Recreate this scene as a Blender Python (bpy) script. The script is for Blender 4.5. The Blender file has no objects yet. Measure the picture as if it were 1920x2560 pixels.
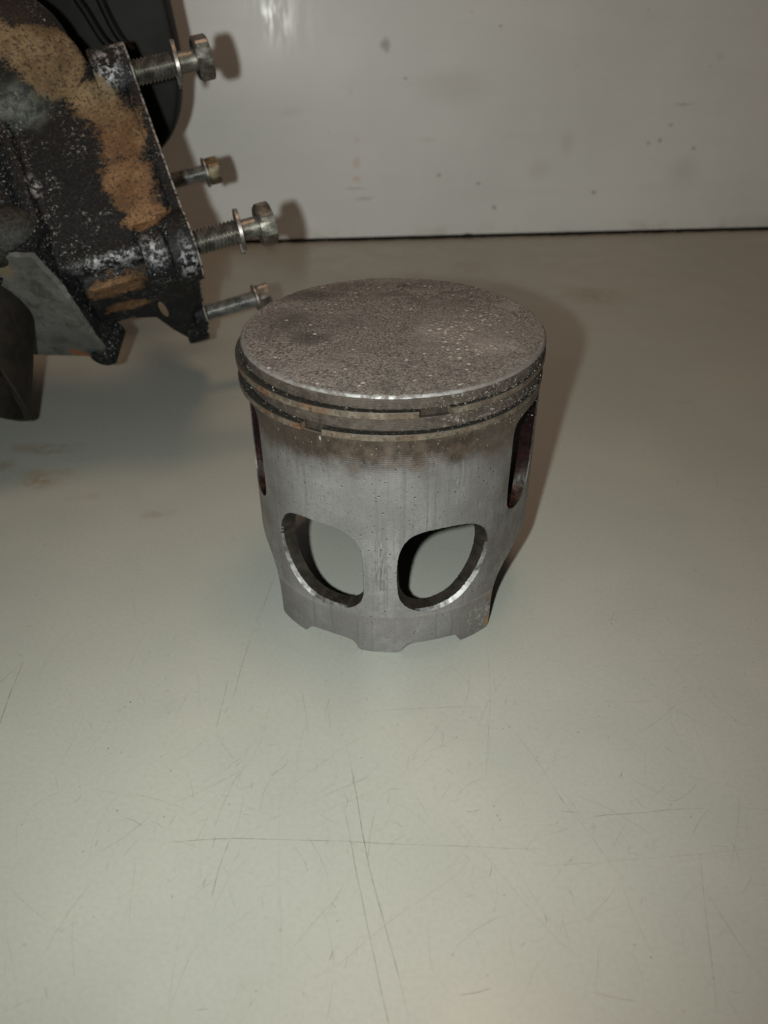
import bpy, bmesh, math, random
from mathutils import Vector, Matrix, noise
from mathutils.geometry import delaunay_2d_cdt

random.seed(7)
scene = bpy.context.scene
COL = scene.collection
MM = 0.001

# ------------------------------------------------------------------ camera
CAM_POS = Vector((0.0, -0.20026, 0.16105))
CAM_RT = Vector((0.99992789, 0.00799147, -0.00896337))
CAM_UP = Vector((0.00273581, 0.57518668, 0.8180176))
CAM_FW = Vector((-0.01169277, 0.81798314, -0.57512334))
cam_data = bpy.data.cameras.new("camera")
cam = bpy.data.objects.new("camera", cam_data)
COL.objects.link(cam)
m3 = Matrix((CAM_RT, CAM_UP, -CAM_FW)).transposed()
cam.matrix_world = Matrix.Translation(CAM_POS) @ m3.to_4x4()
cam_data.sensor_fit = 'VERTICAL'
cam_data.sensor_height = 24.0
cam_data.lens = 24.0 * 2000.0 / 2560.0
cam_data.clip_start = 0.01
cam_data.clip_end = 20.0
cam_data.dof.use_dof = True
cam_data.dof.focus_distance = 0.205
cam_data.dof.aperture_fstop = 13.0
scene.camera = cam

# ------------------------------------------------------------------ light
world = bpy.data.worlds.new("World")
scene.world = world
world.use_nodes = True
bg = world.node_tree.nodes["Background"]
bg.inputs[0].default_value = (1.0, 0.86, 0.74, 1)
bg.inputs[1].default_value = 0.03


def add_light(name, kind, loc, energy, color, target=None, **kw):
    d = bpy.data.lights.new(name, kind)
    d.energy = energy
    d.color = color
    for k, v in kw.items():
        setattr(d, k, v)
    o = bpy.data.objects.new(name, d)
    o.location = loc
    if target is not None:
        o.rotation_euler = (Vector(target) - Vector(loc)).to_track_quat('-Z', 'Y').to_euler()
    COL.objects.link(o)
    return o


# the phone's flash, two centimetres to the left of its lens
FLASH = CAM_POS - 0.0209 * CAM_RT - 0.001 * CAM_UP
add_light("flash_lamp", 'SPOT', FLASH, 3.45, (0.97, 1.0, 0.93), FLASH + CAM_FW + 0.15 * CAM_UP - 0.03 * CAM_RT,
          shadow_soft_size=0.0028, spot_size=math.radians(127), spot_blend=1.0)
# warm workshop lamp overhead
add_light("ceiling_lamp", 'AREA', (0.10, 0.15, 1.15), 3.6, (1.0, 0.64, 0.43), (0.0, 0.08, 0.0),
          shape='DISK', size=0.34)

scene.view_settings.view_transform = 'Standard'
scene.view_settings.look = 'None'
scene.view_settings.exposure = 0.0
scene.view_settings.gamma = 1.0
scene.view_settings.use_curve_mapping = False
scene.render.engine = 'CYCLES'
scene.cycles.use_adaptive_sampling = True
scene.cycles.adaptive_threshold = 0.02
scene.cycles.max_bounces = 4
scene.cycles.diffuse_bounces = 2
scene.cycles.glossy_bounces = 2
scene.cycles.caustics_reflective = False
scene.cycles.caustics_refractive = False


# ------------------------------------------------------------------ helpers
def tag(o, label=None, category=None, kind=None, group=None):
    if label: o["label"] = label
    if category: o["category"] = category
    if kind: o["kind"] = kind
    if group: o["group"] = group
    return o


def empty(name, mw=None):
    o = bpy.data.objects.new(name, None)
    o.empty_display_size = 0.01
    if mw is not None: o.matrix_world = mw
    COL.objects.link(o)
    return o


def link(name, me, mats, parent=None, smooth=True, sharp=None):
    if not isinstance(mats, (list, tuple)): mats = [mats]
    for m in mats: me.materials.append(m)
    if smooth:
        me.polygons.foreach_set("use_smooth", [True] * len(me.polygons))
        if sharp is not None: me.set_sharp_from_angle(angle=math.radians(sharp))
    me.update()
    o = bpy.data.objects.new(name, me)
    COL.objects.link(o)
    if parent is not None: o.parent = parent
    return o


def pyd(name, verts, faces, mi=None):
    me = bpy.data.meshes.new(name)
    me.from_pydata([tuple(v) for v in verts], [], faces)
    if mi is not None:
        me.polygons.foreach_set("material_index", mi)
    me.update()
    return me


def fix_normals(me, merge=None):
    bm = bmesh.new(); bm.from_mesh(me)
    if merge: bmesh.ops.remove_doubles(bm, verts=bm.verts, dist=merge)
    bmesh.ops.recalc_face_normals(bm, faces=bm.faces)
    bm.to_mesh(me); bm.free()
    return me


def catmull(pts, per, closed=True):
    n = len(pts); out = []
    rng = range(n) if closed else range(n - 1)
    for i in rng:
        p = [Vector(pts[(i + k) % n] if closed else pts[min(max(i + k, 0), n - 1)]) for k in (-1, 0, 1, 2)]
        for j in range(per):
            t = j / per
            out.append(0.5 * (2 * p[1] + (p[2] - p[0]) * t + (2 * p[0] - 5 * p[1] + 4 * p[2] - p[3]) * t * t
                              + (3 * p[1] - p[0] - 3 * p[2] + p[3]) * t ** 3))
    if not closed: out.append(Vector(pts[-1]))
    return out


def resample(pts, step, closed=True):
    P = [Vector(p) for p in pts]
    if closed: P.append(P[0])
    L = [0]
    for a, b in zip(P, P[1:]): L.append(L[-1] + (b - a).length)
    n = max(3, int(round(L[-1] / step)))
    out = []; k = 0
    for i in range(n if closed else n + 1):
        s = L[-1] * i / n
        while k < len(P) - 2 and L[k + 1] < s: k += 1
        t = (s - L[k]) / max(1e-12, L[k + 1] - L[k])
        out.append(P[k].lerp(P[k + 1], min(1, max(0, t))))
    return out


def inside(pt, poly):
    x, y = pt[0], pt[1]; c = False; j = len(poly) - 1
    for i in range(len(poly)):
        xi, yi = poly[i][0], poly[i][1]; xj, yj = poly[j][0], poly[j][1]
        if (yi > y) != (yj > y) and x < (xj - xi) * (y - yi) / (yj - yi) + xi: c = not c
        j = i
    return c


def seg_dist(pt, poly):
    best = 1e9; px, py = pt[0], pt[1]
    for i in range(len(poly)):
        ax, ay = poly[i][0], poly[i][1]; bx, by = poly[(i + 1) % len(poly)][0], poly[(i + 1) % len(poly)][1]
        dx, dy = bx - ax, by - ay
        t = ((px - ax) * dx + (py - ay) * dy) / (dx * dx + dy * dy + 1e-12)
        t = min(1, max(0, t))
        d = (px - ax - t * dx) ** 2 + (py - ay - t * dy) ** 2
        if d < best: best = d
    return math.sqrt(best)


def cdt_region(outer, holes, grid):
    """triangles of an outline with holes, filled with a grid of inner points"""
    vs = []; es = []
    for loop in [outer] + holes:
        b = len(vs); n = len(loop)
        vs += [Vector((p[0], p[1])) for p in loop]
        es += [(b + i, b + (i + 1) % n) for i in range(n)]
    nb = len(vs)
    x0 = min(p[0] for p in outer); x1 = max(p[0] for p in outer)
    y0 = min(p[1] for p in outer); y1 = max(p[1] for p in outer)
    boxes = [(min(p[0] for p in h) - 1, max(p[0] for p in h) + 1, min(p[1] for p in h) - 1, max(p[1] for p in h) + 1) for h in holes]
    cells = {}
    for v in vs:
        cells.setdefault((int(v.x // grid), int(v.y // grid)), []).append(v)
    ny = int((y1 - y0) / grid); nx = int((x1 - x0) / grid)
    for i in range(1, nx + 1):
        for j in range(1, ny + 1):
            p = Vector((x0 + (i + (0.5 if j % 2 else 0)) * grid, y0 + j * grid))
            if p.x >= x1: continue
            cx, cy = int(p.x // grid), int(p.y // grid)
            if any((p - q).length < 0.45 * grid for a in (-1, 0, 1) for b in (-1, 0, 1) for q in cells.get((cx + a, cy + b), ())): continue
            if not inside(p, outer): continue
            if any(bx[0] < p.x < bx[1] and bx[2] < p.y < bx[3] and inside(p, h) for bx, h in zip(boxes, holes)): continue
            vs.append(p)
    V, Ed, F, ov, oe, of = delaunay_2d_cdt(vs, es, [], 0, 1e-7)
    keep = []
    for f in F:
        c = sum((V[i] for i in f), Vector((0, 0))) / len(f)
        if not inside(c, outer): continue
        if any(bx[0] < c.x < bx[1] and bx[2] < c.y < bx[3] and inside(c, h) for bx, h in zip(boxes, holes)): continue
        keep.append(list(f))
    return V, keep


def lathe_faces(rings, n, closed=True, flip=False):
    fs = []
    for r in range(rings - 1):
        for i in range(n if closed else n - 1):
            a, b = r * n + i, r * n + (i + 1) % n
            f = (a, b, b + n, a + n)
            fs.append(f[::-1] if flip else f)
    return fs


# ------------------------------------------------------------------ material builder
class Mat:
    def __init__(self, name):
        self.m = bpy.data.materials.new(name)
        self.m.use_nodes = True
        self.nt = self.m.node_tree
        self.n = self.nt.nodes
        self.bsdf = self.n["Principled BSDF"]
        self.tc = self.n.new("ShaderNodeTexCoord")
        s = self.n.new("ShaderNodeVectorMath"); s.operation = 'SCALE'
        s.inputs[3].default_value = 1000.0
        self.nt.links.new(self.tc.outputs["Object"], s.inputs[0])
        self.mm = s.outputs[0]                       # object coordinates in millimetres
        self._xyz = None

    def put(self, sock, v):
        if hasattr(v, "links") or isinstance(v, bpy.types.NodeSocket): self.nt.links.new(v, sock)
        elif isinstance(v, (tuple, list)):
            sock.default_value = tuple(v) + ((1.0,) if len(v) == 3 and sock.type == 'RGBA' else ())
        else: sock.default_value = v

    def xyz(self):
        if self._xyz is None:
            s = self.n.new("ShaderNodeSeparateXYZ"); self.nt.links.new(self.mm, s.inputs[0]); self._xyz = s.outputs
        return self._xyz

    def math(self, op, a, b=None, clamp=False):
        k = self.n.new("ShaderNodeMath"); k.operation = op; k.use_clamp = clamp
        self.put(k.inputs[0], a)
        if b is not None: self.put(k.inputs[1], b)
        return k.outputs[0]

    def vscale(self, s, vec=None, off=(0, 0, 0)):
        k = self.n.new("ShaderNodeMapping")
        self.nt.links.new(vec or self.mm, k.inputs[0])
        k.inputs["Scale"].default_value = s; k.inputs["Location"].default_value = off
        return k.outputs[0]

    def noise(self, scale, detail=3, rough=0.55, vec=None, dist=0.0, color=False):
        k = self.n.new("ShaderNodeTexNoise")
        self.nt.links.new(vec or self.mm, k.inputs["Vector"])
        k.inputs["Scale"].default_value = scale; k.inputs["Detail"].default_value = detail
        k.inputs["Roughness"].default_value = rough; k.inputs["Distortion"].default_value = dist
        return k.outputs["Color" if color else "Fac"]

    def voro(self, scale, vec=None, feature='F1', out="Distance", rand=1.0):
        k = self.n.new("ShaderNodeTexVoronoi"); k.feature = feature
        self.nt.links.new(vec or self.mm, k.inputs["Vector"])
        k.inputs["Scale"].default_value = scale; k.inputs["Randomness"].default_value = rand
        return k.outputs[out]

    def rng(self, v, a, b, c=0.0, d=1.0, smooth=True):
        k = self.n.new("ShaderNodeMapRange")
        k.interpolation_type = 'SMOOTHSTEP' if smooth else 'LINEAR'
        self.put(k.inputs[0], v)
        for i, x in zip((1, 2, 3, 4), (a, b, c, d)): k.inputs[i].default_value = x
        return k.outputs[0]

    def mix(self, f, a, b, blend='MIX'):
        k = self.n.new("ShaderNodeMix"); k.data_type = 'RGBA'; k.blend_type = blend
        self.put(k.inputs[0], f); self.put(k.inputs[6], a); self.put(k.inputs[7], b)
        return k.outputs[2]

    def mixf(self, f, a, b):
        k = self.n.new("ShaderNodeMix"); k.data_type = 'FLOAT'
        self.put(k.inputs[0], f); self.put(k.inputs[2], a); self.put(k.inputs[3], b)
        return k.outputs[0]

    def warp(self, amount, scale, vec=None, detail=3):
        """millimetre coordinates shaken by noise, for ragged outlines"""
        c = self.noise(scale, detail, 0.6, vec, color=True)
        s = self.n.new("ShaderNodeVectorMath"); s.operation = 'SUBTRACT'
        self.nt.links.new(c, s.inputs[0]); s.inputs[1].default_value = (0.5, 0.5, 0.5)
        k = self.n.new("ShaderNodeVectorMath"); k.operation = 'SCALE'
        self.nt.links.new(s.outputs[0], k.inputs[0]); k.inputs[3].default_value = amount
        a = self.n.new("ShaderNodeVectorMath"); a.operation = 'ADD'
        self.nt.links.new(vec or self.mm, a.inputs[0]); self.nt.links.new(k.outputs[0], a.inputs[1])
        return a.outputs[0]

    def spot(self, vec, c, r, hard=0.5):
        """1 inside an ellipsoid at c (mm) of radii r, 0 outside"""
        k = self.n.new("ShaderNodeMapping"); k.vector_type = 'POINT'
        s = [1.0 / max(x, 1e-6) for x in r]
        k.inputs["Scale"].default_value = s
        k.inputs["Location"].default_value = [-a * b for a, b in zip(c, s)]
        self.nt.links.new(vec, k.inputs[0])
        l = self.n.new("ShaderNodeVectorMath"); l.operation = 'LENGTH'
        self.nt.links.new(k.outputs[0], l.inputs[0])
        return self.rng(l.outputs["Value"], 1.0, hard, 0.0, 1.0)

    def maxf(self, *v):
        o = v[0]
        for x in v[1:]: o = self.math('MAXIMUM', o, x)
        return o

    def bump(self, h, dist_mm, strength=1.0, normal=None):
        k = self.n.new("ShaderNodeBump")
        k.inputs["Strength"].default_value = strength; k.inputs["Distance"].default_value = dist_mm * MM
        self.put(k.inputs["Height"], h)
        if normal is not None: self.nt.links.new(normal, k.inputs["Normal"])
        return k.outputs[0]

    def out(self, color, rough, metal=0.0, spec=0.5, normal=None):
        b = self.bsdf
        self.put(b.inputs["Base Color"], color); self.put(b.inputs["Roughness"], rough)
        self.put(b.inputs["Metallic"], metal); self.put(b.inputs["Specular IOR Level"], spec)
        if normal is not None: self.nt.links.new(normal, b.inputs["Normal"])
        return self.m

# ------------------------------------------------------------------ setting materials
def mat_table():
    m = Mat("table_laminate")
    big = m.noise(0.012, 3, 0.5)
    col = m.mix(m.rng(big, 0.3, 0.7), (0.232, 0.245, 0.225), (0.258, 0.266, 0.243))
    fine = m.noise(0.9, 2, 0.65)
    col = m.mix(m.rng(fine, 0.3, 0.8, 0.0, 0.22), col, (0.17, 0.17, 0.14))
    w = m.warp(16, 0.06, detail=2)
    stains = [((115, 240, 0), (26, 22, 9), 0.6, (0.14, 0.11, 0.055)),
              ((48, 292, 0), (28, 18, 9), 0.35, (0.15, 0.12, 0.065)),
              ((-132, 52, 0), (19, 10, 9), 0.8, (0.18, 0.135, 0.08)),
              ((-139, 74, 0), (22, 7, 9), 0.7, (0.18, 0.135, 0.08)),
              ((-83, 29, 0), (9, 4.5, 9), 0.4, (0.15, 0.135, 0.10)),
              ((126, 110, 0), (7, 3, 9), 0.35, (0.11, 0.11, 0.09)),
              ((-60, -60, 0), (5, 6, 9), 0.16, (0.13, 0.13, 0.11)),
              ((-112, 38, 0), (9, 4, 9), 0.35, (0.18, 0.14, 0.09)), ((-150, 60, 0), (10, 7, 9), 0.6, (0.17, 0.125, 0.075))]
    brk = m.rng(m.noise(0.13, 4, 0.7), 0.36, 0.62, 0.15, 1.0)
    for c, r, a, k in stains:
        col = m.mix(m.math('MULTIPLY', m.math('MULTIPLY', m.spot(w, c, r, 0.0), a), brk), col, k)
    # fine rubbed-in grey scuffs, stretched two ways
    for s, rz in (((0.10, 1.6, 1), 0.5), ((1.5, 0.12, 1), -0.3)):
        k = m.n.new("ShaderNodeMapping"); k.inputs["Rotation"].default_value = (0, 0, rz)
        m.nt.links.new(m.mm, k.inputs[0])
        k2 = m.vscale(s, k.outputs[0])
        h = m.noise(1.0, 3, 0.6, k2)
        col = m.mix(m.rng(h, 0.62, 0.82, 0.0, 0.20), col, (0.14, 0.13, 0.105))
    # tiny dark grains of dirt
    v = m.voro(0.22)
    col = m.mix(m.rng(v, 0.065, 0.04, 0.0, 0.35), col, (0.06, 0.052, 0.04))
    rough = m.rng(m.noise(0.05, 4, 0.6), 0.3, 0.75, 0.30, 0.46)
    return m.out(col, rough, 0.0, 0.5)


def mat_scratch():
    m = Mat("scratch_dirt")
    at = m.n.new("ShaderNodeAttribute"); at.attribute_name = "fade"
    col = m.mix(m.noise(0.08, 2), (0.06, 0.046, 0.030), (0.14, 0.105, 0.072))
    m.out(col, 0.7, 0.0, 0.2)
    m.put(m.bsdf.inputs["Alpha"], m.math('MULTIPLY', at.outputs["Fac"], m.rng(m.noise(0.35, 3, 0.6), 0.3, 0.6, 0.25, 1.0)))
    return m.m


WALL_MARKS = [('blot', -3.5, 114.1, 4.6, 5.0), ('sp', 8.4, 96.6, 1.5, 1.4), ('pk', -22.5, 62.6, 1.7, 1.7), ('pk', -22.9, 48.6, 4.0, 5.2),
              ('pk', -23.2, 39.1, 3.8, 3.2), ('sm', -18.1, 26.9, 9.7, 1.5), ('sm', -24.4, 33.2, 12.8, 1.2), ('sp', 30.9, 39.9, 2.3, 2.0),
              ('sp', 57.0, 34.5, 2.1, 2.0), ('sp', 68.2, 19.3, 2.3, 2.0), ('sp', 134.7, 27.4, 2.2, 1.7), ('sp', 166.9, 56.6, 2.0, 1.6),
              ('sp', 174.1, 58.4, 2.3, 1.9), ('sp', 197.2, 53.1, 2.0, 1.6), ('sp', 179.9, 67.0, 2.0, 1.6), ('sm', 185.9, 78.8, 9.0, 1.2),
              ('gp', 96.8, 42.2, 11, 9), ('gp', 203.9, 105.1, 5, 4), ('gp', 113.2, 57.7, 8, 11), ('sp', 65.8, 122.9, 1.5, 1.2),
              ('gp', -63.6, 78.9, 13, 4), ('gp', -25.7, 90.0, 1.5, 6), ('gp', 192.8, 40.0, 16, 13), ('gp', 37.8, 90.8, 34, 14), ('gp', 22.2, 61.3, 9, 1.8)]


def mat_wall():
    m = Mat("wall_paint")
    big = m.noise(0.010, 4, 0.6)
    col = m.mix(m.rng(big, 0.3, 0.7), (0.60, 0.618, 0.612), (0.655, 0.673, 0.668))
    st = m.noise(1.0, 4, 0.6, m.vscale((0.012, 0.012, 0.09)))
    col = m.mix(m.rng(st, 0.45, 0.8, 0.0, 0.12), col, (0.42, 0.41, 0.385))
    w = m.warp(3.5, 0.25, detail=2)
    K = {'blot': ((0.20, 0.17, 0.13), 0.62, 0.2), 'sp': ((0.13, 0.115, 0.10), 0.6, 0.0), 'pk': ((0.58, 0.24, 0.17), 0.38, 0.0),
         'sm': ((0.22, 0.21, 0.20), 0.45, 0.0), 'gp': ((0.36, 0.33, 0.27), 0.22, 0.0)}
    for k, x, z, rx, rz in WALL_MARKS:
        c, a, h = K[k]
        col = m.mix(m.math('MULTIPLY', m.spot(w, (x, 0, z), (rx, 400, rz), h), a), col, c)
    dirt = m.noise(0.05, 5, 0.65)
    z = m.xyz()[2]
    low = m.rng(z, 12, 2, 0.0, 1.0)
    col = m.mix(m.math('MULTIPLY', low, m.rng(dirt, 0.45, 0.7, 0.0, 0.35)), col, (0.30, 0.28, 0.24))
    v = m.voro(0.055)
    col = m.mix(m.rng(v, 0.05, 0.02, 0.0, 0.4), col, (0.25, 0.22, 0.18))
    nb = m.bump(m.noise(1.0, 2, 0.5, m.vscale((0.30, 0.30, 0.05))), 0.06, 0.35)
    m.bsdf.inputs["Coat Roughness"].default_value = 0.13
    m.put(m.bsdf.inputs["Coat Weight"], m.rng(m.noise(1.0, 3, 0.6, m.vscale((0.22, 0.22, 0.035), off=(3, 0, 9))), 0.44, 0.64, 0.0, 0.10))
    return m.out(col, 0.42, 0.0, 0.5, nb)


def simple(name, col, rough, metal=0.0, spec=0.5, var=0.25, scale=0.8, bump=0.0):
    m = Mat(name)
    c2 = tuple(x * (1 - var) for x in col)
    c = m.mix(m.rng(m.noise(scale, 4, 0.65), 0.35, 0.7), c2, col)
    nb = m.bump(m.noise(scale * 2, 3, 0.6), bump, 0.6) if bump else None
    return m.out(c, rough, metal, spec, nb)


M_TABLE = mat_table()
M_SCR = mat_scratch()
M_WALL = mat_wall()
M_GRIME = simple("grime", (0.02, 0.018, 0.013), 0.9, 0, 0.1)
M_CRUMB = simple("dirt_crumb", (0.05, 0.038, 0.025), 0.9, 0, 0.2)

# ------------------------------------------------------------------ setting
def slab(name, x0, x1, y0, y1, z0, z1, mat):
    v = [(x, y, z) for z in (z0, z1) for y in (y0, y1) for x in (x0, x1)]
    f = [(0, 2, 3, 1), (4, 5, 7, 6), (0, 1, 5, 4), (2, 6, 7, 3), (0, 4, 6, 2), (1, 3, 7, 5)]
    return link(name, pyd(name, v, f), mat, None, smooth=False)


table = slab("tabletop", -0.75, 0.75, -0.42, 0.46, -0.03, 0.0, M_TABLE)
tag(table, "off-white scratched laminate worktop", None, "structure")

WALL_O = Vector((0.0, 0.34964, 0.0)); WALL_YAW = 0.06488; WALL_LEAN = math.radians(3.2)


def make_wall():
    nx, nz = 116, 44
    vs = []
    for j in range(nz + 1):
        z = 0.0024 + (0.40 - 0.0024) * j / nz
        for i in range(nx + 1):
            x = -0.55 + 1.15 * i / nx
            k = min(1, max(0, (z - 0.03) / 0.08)); k = k * k * (3 - 2 * k)
            y = -0.0042 * math.exp(-((x + 0.125) / 0.055) ** 2 / 2) * k + z * math.tan(WALL_LEAN)
            y += 0.0004 * noise.noise(Vector((x * 9, z * 9, 3.1)))
            vs.append((x, y, z))
    fs = lathe_faces(nz + 1, nx + 1, closed=False)
    nf = len(vs)
    back = []
    for j in (0, nz):
        for i in (0, nx):
            x, y, z = vs[j * (nx + 1) + i]; back.append((x, z * math.tan(WALL_LEAN) + 0.018, z))
    vs += back
    # bottom and top closing strips
    for j, b0, b1 in ((0, nf, nf + 1), (nz, nf + 2, nf + 3)):
        row = [j * (nx + 1) + i for i in range(nx + 1)]
        fs.append(tuple(row) + (b1, b0))
    fs.append((nf, nf + 1, nf + 3, nf + 2))
    for i, b0, b1 in ((0, nf, nf + 2), (nx, nf + 1, nf + 3)):
        fs.append(tuple(j * (nx + 1) + i for j in range(nz + 1)) + (b1, b0))
    o = link("wall", fix_normals(pyd("wall", vs, fs)), M_WALL, None, True, 30)
    o.location = WALL_O; o.rotation_euler = (0, 0, WALL_YAW)
    tag(o, "grey painted panel behind the worktop with faint marks", None, "structure")
    # dirt packed in the joint between panel and worktop
    bm = bmesh.new()
    rnd = random.Random(3)
    x = -0.45
    while x < 0.5:
        l = rnd.uniform(0.002, 0.009)
        r = rnd.uniform(0.0007, 0.0014) * (1.0 + (0.7 if rnd.random() < 0.12 else 0))
        mt = Matrix.Translation((x, 0.0004 + rnd.uniform(-0.0006, 0.001), 0.0009)) @ Matrix.Diagonal((l, 0.0014, r, 1))
        bmesh.ops.create_icosphere(bm, subdivisions=2, radius=1, matrix=mt)
        x += l * rnd.uniform(0.7, 1.5)
    for v in bm.verts:
        v.co += 0.0004 * Vector(noise.noise_vector(v.co * 900))
    me = bpy.data.meshes.new("grime"); bm.to_mesh(me); bm.free()
    g = link("grime", me, M_GRIME, o)
    g["kind"] = "stuff"
    return o


wall = make_wall()

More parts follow.
